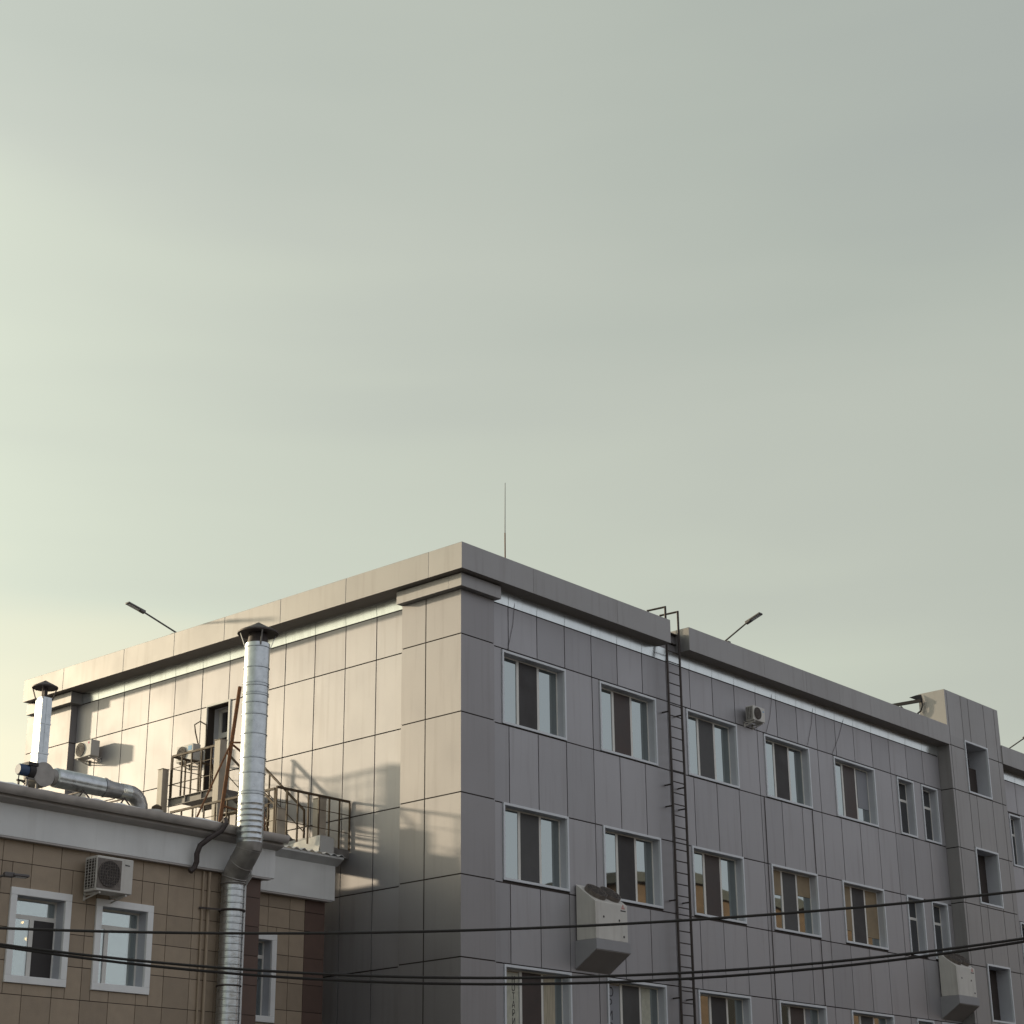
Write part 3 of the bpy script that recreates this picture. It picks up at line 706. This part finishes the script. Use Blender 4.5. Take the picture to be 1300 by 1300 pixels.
# rusty mast that steadies the flue
mast = thing('rusty_brace', 'leaning rusty steel brace mast beside the shiny flue pipe', 'steel brace', (-4.95, 1.4, 8.58))
c = MB(); c.tube([(-4.96, 1.42, 8.55), (-4.70, 1.32, 11.24)], .036, 10); c.build('mast', M['rust'], mast)
c = MB(); c.tube([(-4.81, 1.36, 10.16), (-5.52, 1.42, 8.58)], .018, 8); c.build('strut', M['rust'], mast)
c = MB(); c.tube([(-4.06, 1.36, 9.82), (-3.90, 1.40, 8.56)], .034, 10); c.build('leg', M['rust'], mast)
c = MB(); c.bar((-4.84, 1.37, 10.15), (-4.66, .94, 10.1), .03); c.bar((-4.93, 1.4, 8.95), (-4.0, 1.36, 8.88), .035); c.bar((-4.84, 1.37, 10.15), (-4.08, 1.36, 9.8), .03); c.build('clamp_arm', M['rust'], mast)

# ------------------------------------------------------------------ roof ventilation unit
DY = 2.25
DUP = .05
vent = thing('roof_ventilation_unit', 'silver duct with blue motor fan and square capped stack on the annex roof', 'ventilation duct', (-7.6, DY, 8.6))
vent.location.z += .05
def xtube(mb, pts, n=24): mb.tube([(x, DY, z) for x, z, _ in pts], [q for *_, q in pts], n)
c = MB(); xtube(c, [(-8.02, 9.06, .12), (-7.98, 9.06, .172), (-7.02, 9.05, .168), (-6.99, 9.05, .168)]); c.build('round_duct', M['galv'], vent)
c = MB(); xtube(c, [(-6.985, 9.05, .178), (-6.93, 9.05, .178), (-6.925, 9.05, .168), (-6.78, 9.04, .148), (-6.62, 9.04, .145)]); c.build('reducer', M['galv_dull'], vent)
c = MB(); xtube(c, [(-6.62, 9.04, .152), (-6.60, 9.04, .145), (-6.40, 9.04, .145)]); c.build('short_duct', M['galv'], vent)
c = MB(); c.tube([(-6.40, DY, 9.04), (-6.33, DY, 9.035), (-6.24, DY, 9.0), (-6.17, DY, 8.93), (-6.13, DY, 8.84), (-6.12, DY, 8.68)], .145, 20); c.build('elbow', M['galv_dull'], vent)
c = MB()
pr = [(-8.30 + .215 * math.cos(a), 9.04 + .215 * math.sin(a)) for a in [2 * math.pi * k / 20 for k in range(20)]]
c.prism([(x, DY - .15, z) for x, z in pr], (0, 0, 0), (0, .3, 0)); c.tube([(-8.08, DY, 9.05), (-8.0, DY, 9.06)], .15, 20); c.build('fan_housing', M['elbow'], vent)
c = MB(); c.tube([(-8.80, DY - .1, 9.06), (-8.77, DY - .1, 9.06), (-8.60, DY - .1, 9.06)], [.085, .10, .10], 16); c.build('motor', M['navy'], vent)
c = MB(); c.tube([(-8.62, DY - .1, 9.06), (-8.50, DY - .1, 9.06)], .12, 16); c.box(-8.66, -8.46, DY - .2, DY, 9.14, 9.20); c.build('motor_mount', M['black'], vent)
c = MB(); c.box(-8.425, -8.225, DY - .10, DY + .10, 9.22, 9.42); c.build('stack_base', M['galv'], vent, bevel=.006)
c = MB(); c.box(-8.425, -8.225, DY - .10, DY + .10, 9.42, 9.94); c.box(-8.425, -8.225, DY - .10, DY + .10, 9.955, 10.42); c.box(-8.433, -8.217, DY - .108, DY + .108, 9.935, 9.96); c.box(-8.435, -8.215, DY - .11, DY + .11, 9.405, 9.43)
c.box(-8.335, -8.32, DY - .106, DY - .1, 9.43, 10.42); c.build('stack', M['galv'], vent)
c = MB(); c.tube([(-8.325, DY, 10.60), (-8.325, DY, 10.62), (-8.325, DY, 10.70), (-8.325, DY, 10.74)], [.225, .225, .08, .01], 24); cap = c.build('rain_cap', M['cap'], vent)
c = MB()
for sx, sy in ((-1, -1), (1, -1), (1, 1), (-1, 1)): c.bar((-8.325 + sx * .098, DY + sy * .098, 10.38), (-8.325 + sx * .15, DY + sy * .15, 10.61), .02, .008)
c.box(-8.36, -8.29, DY - .04, DY + .04, 10.40, 10.62); c.build('strut', M['cap'], cap)
for x0 in (-8.62, -8.42):
    c = MB(); c.bar((x0, DY - .12, 8.58), (x0, DY - .12, 8.93), .03); c.bar((x0, DY + .12, 8.58), (x0, DY + .12, 8.93), .03); c.build('leg', M['deck'], vent)
c = MB(); c.bar((-8.66, DY - .12, 8.93), (-8.38, DY - .12, 8.93), .03); c.bar((-8.66, DY + .12, 8.93), (-8.38, DY + .12, 8.93), .03); c.build('base_frame', M['deck'], vent)
for x0 in (-7.5, -6.62):
    c = MB(); c.bar((x0 - .02, DY - .22, 8.87), (x0 - .28, DY - .30, 8.56), .022); c.bar((x0 - .02, DY - .22, 8.87), (x0 + .24, DY - .30, 8.56), .022); c.bar((x0 - .02, DY - .24, 8.86), (x0 - .02, DY + .24, 8.86), .025); c.bar((x0 - .02, DY + .22, 8.87), (x0 + .02, DY + .3, 8.56), .022)
    c.box(x0 + .17, x0 + .34, DY - .36, DY - .24, 8.55, 8.60); c.build('trestle', M['cap'], vent)
c = MB(); c.tube([(-8.78, DY - .12, 9.0), (-8.84, DY - .2, 8.86), (-8.72, DY - .22, 8.80), (-8.8, DY - .24, 8.66), (-8.84, DY - .26, 8.57)], .012, 6); c.build('cable', M['black'], vent)
# clay-like cowl behind the duct end and a loose sheet on the roof
cowl = thing('round_cowl', 'small pale cowl with mossy rim at the end of the silver duct', 'roof cowl', (-6.05, 2.1, 8.56))
c = MB(); c.tube([(-6.02, 2.0, 8.54), (-6.02, 2.0, 8.66), (-6.02, 2.0, 8.78)], [.14, .16, .19], 16); c.build('pot', M['membrane_grey'], cowl)
c = MB(); c.tube([(-5.90, 2.05, 8.74), (-5.90, 2.05, 8.80), (-5.90, 2.05, 8.88), (-5.9, 2.05, 8.92)], [.07, .10, .09, .03], 12); c.build('rim', M['rail'], cowl)
c = MB(); c.prism([(-5.82, 1.5, 8.575), (-5.42, 1.45, 8.56), (-5.45, 1.75, 8.60), (-5.75, 1.8, 8.66)], (0, 0, 0), (0, 0, .02)); tag(c.build('loose_sheet', M['cap']), 'dark scrap sheet lying on the annex roof beside the steel landing', 'scrap sheet')

# ------------------------------------------------------------------ steel fire stair on the annex roof
stair = thing('fire_stair', 'steel fire stair with ochre railings and landings against the sunlit yard wall', 'fire stair', (-1, 5, 8.8))
def rail(mb, pts, zb, zt, n_posts, mids=(.36, .72), w_top=.045, w_post=.03):
    """straight railing between two plan points"""
    (xa, ya), (xb, yb) = pts; H = zt - zb
    mb.bar((xa, ya, zt), (xb, yb, zt), w_top)
    for k in range(n_posts + 1):
        t_ = k / n_posts; mb.bar((xa + (xb - xa) * t_, ya + (yb - ya) * t_, zb), (xa + (xb - xa) * t_, ya + (yb - ya) * t_, zt - .02), w_post)
    for m_ in mids: mb.bar((xa, ya, zb + H * m_), (xb, yb, zb + H * m_), .014)
ZA, ZAr, ZB, ZBr = 9.05, 10.10, 10.65, 11.65
AX, AY = -1.90, 3.34
c = MB(); c.box(-.52, .16, AY, 4.5, ZA - .035, ZA); c.build('landing_plate', M['deck'], stair)
c = MB(); c.box(-.52, .16, AY - .012, AY, ZA - .16, ZA + .02); c.box(-.52, .16, AY, AY + .06, ZA - .165, ZA - .15); c.box(.10, .16, AY + .01, 4.44, ZA - .16, ZA - .04); c.box(-.52, .16, 4.445, 4.5, ZA - .21, ZA - .036); c.box(AX - .012, AX, AY - .012, 6.8, ZA - .16, ZA + .02); c.build('edge_beam', M['deck'], stair)  # deep rear beam added to block sun slipping under the landing
c = MB(); c.box(AX, -1.0, 4.501, 6.8, ZA - .035, ZA); c.build('walkway_plate', M['deck'], stair)
c = MB(); rail(c, ((AX, AY), (.16, AY)), ZA, ZAr, 7); c.build('railing', M['rail'], stair)
c = MB(); rail(c, ((AX, AY + .05), (AX, 6.7)), ZA, ZAr - .03, 9); c.build('railing', M['rail'], stair)
c = MB(); rail(c, ((-1.0, 4.6), (-1.0, 6.1)), ZA, ZAr - .06, 6); c.build('railing', M['rail'], stair)
c = MB(); c.box(-1.0, .16, 6.2, 7.9, ZB - .03, ZB); c.build('landing_plate', M['deck'], stair)
c = MB(); c.box(-1.012, -1.0, 6.2, 7.9, ZB - .15, ZB + .03); c.box(-1.06, -1.012, 6.2, 7.9, ZB - .15, ZB - .138); c.box(-1.06, -1.012, 6.2, 7.9, ZB + .018, ZB + .03)
for y_ in (6.2, 6.75, 7.3, 7.86): c.box(-1.05, -1.012, y_, y_ + .02, ZB - .14, ZB + .02)
c.box(-1.0, .16, 6.19, 6.2, ZB - .15, ZB + .02); c.build('edge_beam', M['deck'], stair)
c = MB(); rail(c, ((-1.0, 6.2), (-1.0, 7.86)), ZB, ZBr, 5); c.build('railing', M['rail'], stair)
c = MB(); rail(c, ((-1.0, 7.88), (.16, 7.88)), ZB, ZBr, 3); c.build('railing', M['rail'], stair)
# flight between the landings
def P_(t_): return (6.2 + (4.35 - 6.2) * t_, ZB + (ZA - ZB) * t_)
for x_ in (-.97, -.12):
    c = MB(); y_, z_ = P_(0); y2, z2 = P_(1); c.bar((x_, y_, z_ - .06), (x_, y2, z2 - .06), .03, .16); c.build('stringer', M['deck'], stair)
for k in range(1, 8):
    y_, z_ = P_(k / 8); c = MB(); c.box(-.95, -.14, y_ - .14, y_ + .10, z_ - .025, z_); c.build('tread', M['deck'], stair)
for x_ in (-.97, -.12):
    c = MB(); y_, z_ = P_(0); y2, z2 = P_(.95); c.bar((x_, y_, z_ + .92), (x_, y2, z2 + .92), .04); c.bar((x_, y2, z2 + .92), (x_, y2 - .02, z2 + .1), .035); c.bar((x_, y_, z_ + .45), (x_, y2, z2 + .45), .016)
    for t_ in (.02, .33, .64): yy, zz_ = P_(t_); c.bar((x_, yy, zz_ - .05), (x_, yy, zz_ + .9), .028)
    c.build('handrail', M['rail'], stair)
for (x_, y_, zt, wd) in ((-1.09, 8.05, 11.36, .17), (-1.09, 6.12, 11.70, .19), (-.32, 3.75, 10.15, .2), (-.95, 4.35, 9.93, .24)):
    c = MB(); c.box(x_ - wd / 2, x_ + wd / 2, y_ - wd / 2, y_ + wd / 2, 8.6, zt); c.box(x_ - wd / 2 - .015, x_ + wd / 2 + .015, y_ - wd / 2 - .015, y_ + wd / 2 + .015, zt, zt + .012); c.build('column', M['column'], stair, bevel=.008)
# trussed undercroft of the stair
c = MB()
for k in range(5):
    y_ = 4.6 + .42 * k; c.bar((-1.02, y_, 8.85), (-1.02, y_, 9.75 - .0), .022)
    if k < 4: c.bar((-1.02, y_, 8.95), (-1.02, y_ + .42, 9.55), .018); c.bar((-1.02, y_, 9.55), (-1.02, y_ + .42, 8.95), .018)
c.bar((-1.02, 4.6, 9.6), (-1.02, 6.3, 9.6), .03); c.build('truss', M['rail'], stair)

# ------------------------------------------------------------------ small air conditioners
def small_ac(label, loc, rz, wd, h, dp, gap, mark=None, group='air conditioners on the walls', dark_square=False, side='left', mat_=None):
    """local frame: +y points at the wall, front face at y = -(gap+dp)"""
    t_ = thing('air_conditioner', label, 'air conditioner', loc, rz, group)
    yf = -(gap + dp)
    c = MB(); c.box(-wd / 2, wd / 2, yf, -gap, 0, h); c.build('casing', mat_ or M['ac'], t_, bevel=.012, local=True)
    cx, cz, rr = -wd * .16, h * .5, min(h * .43, wd * .3)
    if dark_square:
        c = MB(); c.box(cx - rr * 1.1, cx + rr * 1.1, yf - .006, yf - .001, cz - rr * 1.12, cz + rr * 1.12); c.build('fan_surround', M['ac_fan'], t_, local=True)
    c = MB(); c.tube([(cx, yf - .012, cz), (cx, yf - .007, cz)], rr, 28); c.build('fan', M['ac_dark'], t_, local=True)
    c = MB()
    for q in (.3, .6, .97): c.torus((cx, yf - .02, cz), (0, 1, 0), rr * q, .004, 24, 4)
    for k in range(-4, 5):
        x_ = k / 4.6 * rr; l = math.sqrt(max(0, rr * rr - x_ * x_)); c.bar((cx + x_, yf - .02, cz - l), (cx + x_, yf - .02, cz + l), .005)
        c.bar((cx - l, yf - .02, cz + x_), (cx + l, yf - .02, cz + x_), .005)
    c.build('fan_guard', M['ac_fan'], t_, local=True)
    sx = -wd / 2 - .001 if side == 'left' else wd / 2 + .001
    sg = 1 if side == 'right' else -1
    if side == 'left':
        c = MB(); c.box(sx - .006, sx, yf + .04, -gap - .02, h * .08, h * .92); sgm = c.build('side_grille', M['ac_dark'], t_, local=True)
        c = MB()
        for k in range(10): c.box(sx - .012, sx - .006, yf + .04, -gap - .02, h * (.1 + .085 * k), h * (.1 + .085 * k) + .006)
        for k in range(4): c.box(sx - .013, sx - .0065, yf + .06 + (dp - .1) * k / 3, yf + .068 + (dp - .1) * k / 3, h * .08, h * .92)
        c.build('grille_bars', M['ac'], sgm, local=True)
    c = MB()
    for x_ in (-wd * .36, wd * .36): c.bar((x_, .0, -.02), (x_, yf + .02, -.02), .03); c.bar((x_, -.01, -.10), (x_, yf * .8, -.03), .022); c.bar((x_, -.012, -.12), (x_, -.012, .02), .03)
    c.build('bracket', M['ac'] if not mat_ else mat_, t_, local=True)
    if mark == 'round':
        c = MB(); c.tube([(wd * .33, yf - .004, h * .83), (wd * .33, yf - .001, h * .83)], .028, 16); c.build('logo', M['pink'], t_, local=True)
    if mark == 'label':
        c = MB(); c.box(wd * .2, wd * .42, yf - .004, yf - .001, h * .62, h * .9); c.build('logo', M['blue'], t_, local=True)
    if mark == 'badge':
        c = MB(); c.box(wd * .30, wd * .42, yf - .004, yf - .001, h * .70, h * .76); c.build('logo', M['blue'], t_, local=True)
    if mark == 'script':
        c = MB()
        for k, (a, b_) in enumerate(((.0, .022), (.028, .036), (.042, .052), (.058, .072), (.078, .094))): c.box(wd * .27 + a, wd * .27 + b_, yf - .004, yf - .001, h * .80, h * .80 + (.026 if k in (0, 2) else .018))
        c.build('logo', M['ink'], t_, local=True)
    return t_
small_ac('white air conditioner with round pink mark beside the far corner pier', (XW, 12.37, 12.545), -math.pi / 2, .64, .40, .25, .12, 'round', side='right')
small_ac('white air conditioner with blue label just left of the balcony door', (XW, 8.52, 11.80), -math.pi / 2, .60, .38, .22, .12, 'label', side='right')
small_ac('air conditioner with dark square fan panel hung over the beige wall window', (-7.545, Y1, 7.01), 0, .745, .585, .33, .12, 'script', dark_square=True)
small_ac('small air conditioner on the grey wall just under the cornice strip', (10.665, YW, 13.20), 0, .51, .37, .24, .10, 'badge')
# pipe loop above the balcony air conditioner
c = MB(); c.tube([(.12, 8.35, 12.15), (.02, 8.38, 12.5), (.02, 8.42, 12.68), (.08, 8.3, 12.75), (.17, 8.18, 12.66), (.17, 8.16, 12.2), (.17, 8.16, 11.0)], .016, 8); tag(c.build('refrigerant_pipe', M['rail']), 'thin looped pipe above the balcony air conditioner by the door', 'pipe')

# ------------------------------------------------------------------ big slope-topped condensers on the street wall
def big_ac(x0, x1, label, logo):
    t_ = thing('rooftop_condenser', label, 'condenser', (x0, YW, 6.6), 0, 'slope topped condensers on the street wall')
    yf = YW - .55; ty = YW - .03
    c = MB(); c.prism([(x0, ty, 7.19), (x0, yf, 7.19), (x0, yf, 7.965), (x0, ty, 8.37)], (0, 0, 0), (x1 - x0, 0, 0)); c.build('casing', M['ac'], t_, bevel=.01)
    # plinth pan flares a little and slopes back to the wall
    c = MB(); c.prism([(x0 - .03, YW - .0, 7.185), (x0 - .03, yf - .03, 7.185), (x0 - .03, yf - .03, 6.97), (x0 - .03, YW - .0, 6.60)], (0, 0, 0), (x1 - x0 + .08, 0, 0)); c.build('drip_pan', M['ac_grey'], t_, bevel=.006)
    c = MB(); c.prism([(x0 - .02, YW, 6.590), (x0 - .02, yf - .02, 6.96), (x0 - .02, yf - .02, 6.952), (x0 - .02, YW, 6.582)], (0, 0, 0), (x1 - x0 + .06, 0, 0)); c.build('pan_underside', M['soffit'], t_)
    nrm = Vector((0, -.405, .52)).normalized(); mid = Vector((0, (yf + ty) / 2, (7.965 + 8.37) / 2))
    for k in (0, 1):
        cx = x0 + (x1 - x0) * (.29 + .43 * k); ce = Vector((cx, mid.y, mid.z))
        c = MB(); c.tube([ce - nrm * .01, ce + nrm * .09], .255, 28); fr_ = c.build('fan_ring', M['ac_fan'], t_)
        c = MB(); c.tube([ce + nrm * .092, ce + nrm * .096], .235, 28); c.build('fan', M['ac_dark'], fr_)
        c = MB()
        for q in (.08, .14, .20, .25): c.torus(ce + nrm * (.145 - .8 * q * q), nrm, q, .006, 28, 5)
        for j in range(8):
            a = math.pi * j / 4; d_ = nrm.orthogonal().normalized(); e_ = nrm.cross(d_); v = d_ * math.cos(a) + e_ * math.sin(a)
            c.tube([ce + nrm * .14 + v * .05, ce + nrm * .12 + v * .16, ce + nrm * .09 + v * .25], .006, 5)
        c.build('fan_guard', M['ac_fan'], fr_)
    c = MB()
    for x_, z_ in ((x0 + .27, 7.66), (x0 + .80, 7.63), (x0 + .95, 7.30)): c.tube([(x_, yf - .004, z_), (x_, yf - .001, z_)], .026, 12)
    c.build('screw_hole', M['ink'], t_)
    if logo:
        lx, lz = x1 - .15, 7.90
        c = MB(); s = .032
        for dx, dz in ((0, s * 1.6), (-s * 1.0, 0), (s * 1.0, 0)):
            c.prism([(lx + dx, yf - .003, lz + dz - s), (lx + dx + s * .6, yf - .003, lz + dz), (lx + dx, yf - .003, lz + dz + s), (lx + dx - s * .6, yf - .003, lz + dz)], (0, 0, 0), (0, .002, 0))
        c.build('logo', M['red'], t_)
        c = MB(); c.box(lx - .09, lx + .09, yf - .003, yf - .001, lz - .07, lz - .045); c.build('name_bar', M['ink'], t_)
    return t_
big_ac(3.66, 4.75, 'white slope topped condenser with two fans under the left street windows', True)
big_ac(19.40, 20.46, 'white slope topped condenser beside the projecting stair tower', True)

# ------------------------------------------------------------------ roof ladder
lad = thing('roof_ladder', 'dark steel roof ladder fixed to the grey street wall', 'ladder', (7.3, -.12, 0))
LX0, LX1, LY = 7.04, 7.545, -.12
for x_ in (LX0, LX1):
    c = MB(); c.tube([(x_, LY, 2.2), (x_, LY, 15.34), (x_, .40, 15.36), (x_, .42, 14.5)], .033, 8, smooth=True); c.build('rail', M['ladder'], lad)
for k in range(44):
    c = MB(); c.tube([(LX0, LY, 3.0 + .262 * k), (LX1, LY, 3.0 + .262 * k)], .013, 6); c.build('rung', M['ladder'], lad)
for z_ in (4.2, 6.25, 8.4, 10.55, 11.05, 12.78):
    for x_ in (LX0, LX1): c = MB(); c.bar((x_, LY, z_), (x_, YW, z_), .03); c.build('standoff', M['ladder'], lad)

# ------------------------------------------------------------------ lamps
def street_lamp(label, base, arm, tip):
    t_ = thing('street_lamp', label, 'lamp', base, 0, 'floodlight lamps on arms')
    b_, a_, h_ = Vector(base), Vector(arm), Vector(tip); d_ = (h_ - a_).normalized()
    c = MB(); c.tube([b_ - (a_ - b_).normalized() * .25, b_, a_ + d_ * .05], .021, 8); c.build('arm', M['lamp'], t_)
    c = MB(); c.bar(a_, a_ + d_ * .16, .10, .075); c.build('driver_box', M['lamp'], t_, bevel=.01)
    c = MB(); c.bar(a_ + d_ * .14, h_, .15, .045); hd = c.build('lamp_head', M['lamp'], t_, bevel=.012)
    side = d_.cross(Vector((0, 0, 1))).normalized(); dn = side.cross(d_).normalized(); dn = dn if dn.z < 0 else -dn
    c = MB(); p0 = a_ + d_ * .18 + dn * .024; p1 = h_ - d_ * .04 + dn * .024; c.bar(p0, p1, .11, .006); c.build('lens', M['trim'], hd)
    c = MB(); c.box(b_.x - .06, b_.x + .06, b_.y - .06, b_.y + .06, b_.z - .3, b_.z - .06); c.build('mount', M['lamp'], t_)
street_lamp('grey lamp on a slanting arm over the left sunlit cornice', (-.1, 9.217, 15.10), (-1.0, 9.217, 15.36), (-1.52, 9.217, 15.475))
street_lamp('grey lamp on a slanting arm over the cornice right of the ladder', (9.64, -.1, 15.13), (9.64, -.68, 15.42), (9.64, -1.14, 15.577))
street_lamp('grey lamp on an arm over the cornice beyond the stair tower', (24.83, -.1, 15.04), (24.83, -.62, 15.27), (24.83, -1.1, 15.47))
street_lamp('grey lamp reaching in front of the beige brown wall', (-10.75, Y1 - .02, 6.62), (-9.98, .52, 6.96), (-9.60, .42, 6.955))
# carry the roof lamps on short stubs down to the cornice
# ------------------------------------------------------------------ antenna
ant = thing('antenna_mast', 'thin whip antenna standing on the roof behind the corner', 'antenna', (3.12, 1.5, 14.42))
c = MB(); c.tube([(3.12, 1.5, 14.42), (3.12, 1.5, 16.55)], .015, 8); c.build('mast', M['rust'], ant)
c = MB(); c.tube([(3.12, 1.5, 16.5), (3.14, 1.5, 17.8)], [.011, .007], 6); c.build('whip', M['lamp'], ant)

# floodlight bracket on the tower
fl = thing('floodlight', 'black floodlight bracket with a looped cable on the side of the stair tower', 'floodlight', (20.45, .5, 15.7))
c = MB(); c.bar((20.42, .42, 15.80), (20.28, 1.35, 15.79), .07, .09); c.build('bracket', M['black'], fl)
c = MB(); c.prism([(20.5, .40, 15.82), (20.36, .62, 15.93), (20.5, .44, 16.0)], (0, 0, 0), (-.06, .12, 0)); c.build('lamp_head', M['black'], fl)
c = MB(); c.tube([(20.46, .42, 15.82), (20.44, .40, 15.66), (20.43, .46, 15.50), (20.41, .62, 15.40), (20.38, .80, 15.40), (20.35, .92, 15.55), (20.32, 1.05, 15.72)], .026, 8); c.build('cable', M['black'], fl)

# ------------------------------------------------------------------ cables
fh = Vector((f.x, f.y, 0)).normalized(); rh = Vector((fh.y, -fh.x, 0)); B0 = Vector((CAM.x, CAM.y, 0)) + fh * 14
def cable(pts, label, rad, group):
    # smooth parabola-like curve through the measured sag
    c = MB(); P = []
    n = len(pts)
    import itertools
    def lag(s):
        tot = 0
        for i, (si, zi) in enumerate(pts):
            k = 1
            for j, (sj, _) in enumerate(pts):
                if i != j: k *= (s - sj) / (si - sj)
            tot += zi * k
        return tot
    s = -13.
    while s <= 12.01:
        P.append(B0 + rh * s + Vector((0, 0, lag(s)))); s += .25
    c.tube(P, rad, 6)
    return tag(c.build('power_cable', M['black']), label, 'cable', group)
G = 'black cables strung across the street'
cable([(-4.45, 3.864), (-.95, 3.766), (3.33, 3.969)], 'topmost black cable crossing both buildings, hung on its own above the pair', .0105, G)
cable([(-4.43, 3.742), (-.11, 3.403), (3.29, 3.611)], 'upper black cable of the close pair sagging across the lower picture', .0105, G)
cable([(-4.43, 3.727), (-.11, 3.357), (3.29, 3.588)], 'lowest black cable, underneath its twin in the close sagging pair', .0105, G)
# thin leads hanging on the street wall
Gw = 'thin leads hanging down the street wall'
for (a, b, lb) in (((1.80, 14.26), (1.55, 13.10), 'thin lead hanging above the first top floor window from the corner'),
                   ((11.77, 13.99), (11.42, 13.08), 'thin lead hanging above the fourth top floor window, right of the small air conditioner'),
                   ((13.80, 14.39), (13.38, 13.14), 'thin lead hanging between the fourth and fifth top floor windows'),
                   ((15.28, 14.18), (14.57, 13.10), 'thin lead hanging above the fifth top floor window')):
    c = MB(); m_ = ((a[0] + b[0]) / 2 + .05, (a[1] + b[1]) / 2)
    c.tube([(a[0] + .03, YW - .01, 14.37), (a[0], YW - .012, a[1]), (m_[0], YW - .012, m_[1]), (b[0], YW - .012, b[1])], .0045, 5)
    tag(c.build('wire_lead', M['cap']), lb, 'wire', Gw)
for x_, lb in ((11.19, 'straight thin conduit running down the wall left of the fourth window column'), (13.40, 'straight thin conduit running down the wall at the right edge of the fourth window column')):
    c = MB(); c.bar((x_, YW - .008, 5.0), (x_, YW - .008, 11.42), .013); tag(c.build('wall_conduit', M['cap']), lb, 'conduit', 'straight conduits on the street wall')

# ------------------------------------------------------------------ buildings across the street, out of view, for pane reflections and shade
opp = thing('brick_building', 'orange brick building across the street mirrored in the lower office windows', 'building', (60, -36, 0))
c = MB(); c.box(46.5, 90, -44, -30, 0, 17.6); c.build('wall', M['brick'], opp)
c = MB(); c.box(46.2, 90.3, -44.3, -29.7, 17.6, 18.1); c.build('roof', M['roof'], opp)
for k in range(9):
    for j in range(4):
        c = MB(); c.box(48 + 4.6 * k, 49.8 + 4.6 * k, -30.0, -29.93, 2.2 + 3.9 * j, 4.4 + 3.9 * j); c.build('window', M['dark'], opp)
opp2 = thing('plaster_building', 'dull grey low building across the street out of view, shading the lower office wall', 'building', (5, -45, 0))
c = MB(); c.box(-34, 43, -52, -38, 0, 10.5); c.build('wall', M['plaster'], opp2)  # unseen block lengthened to cut sky light on the lower facade
c = MB(); c.box(-34.4, 43.4, -52.4, -37.6, 10.5, 10.9); c.build('roof', M['roof'], opp2)
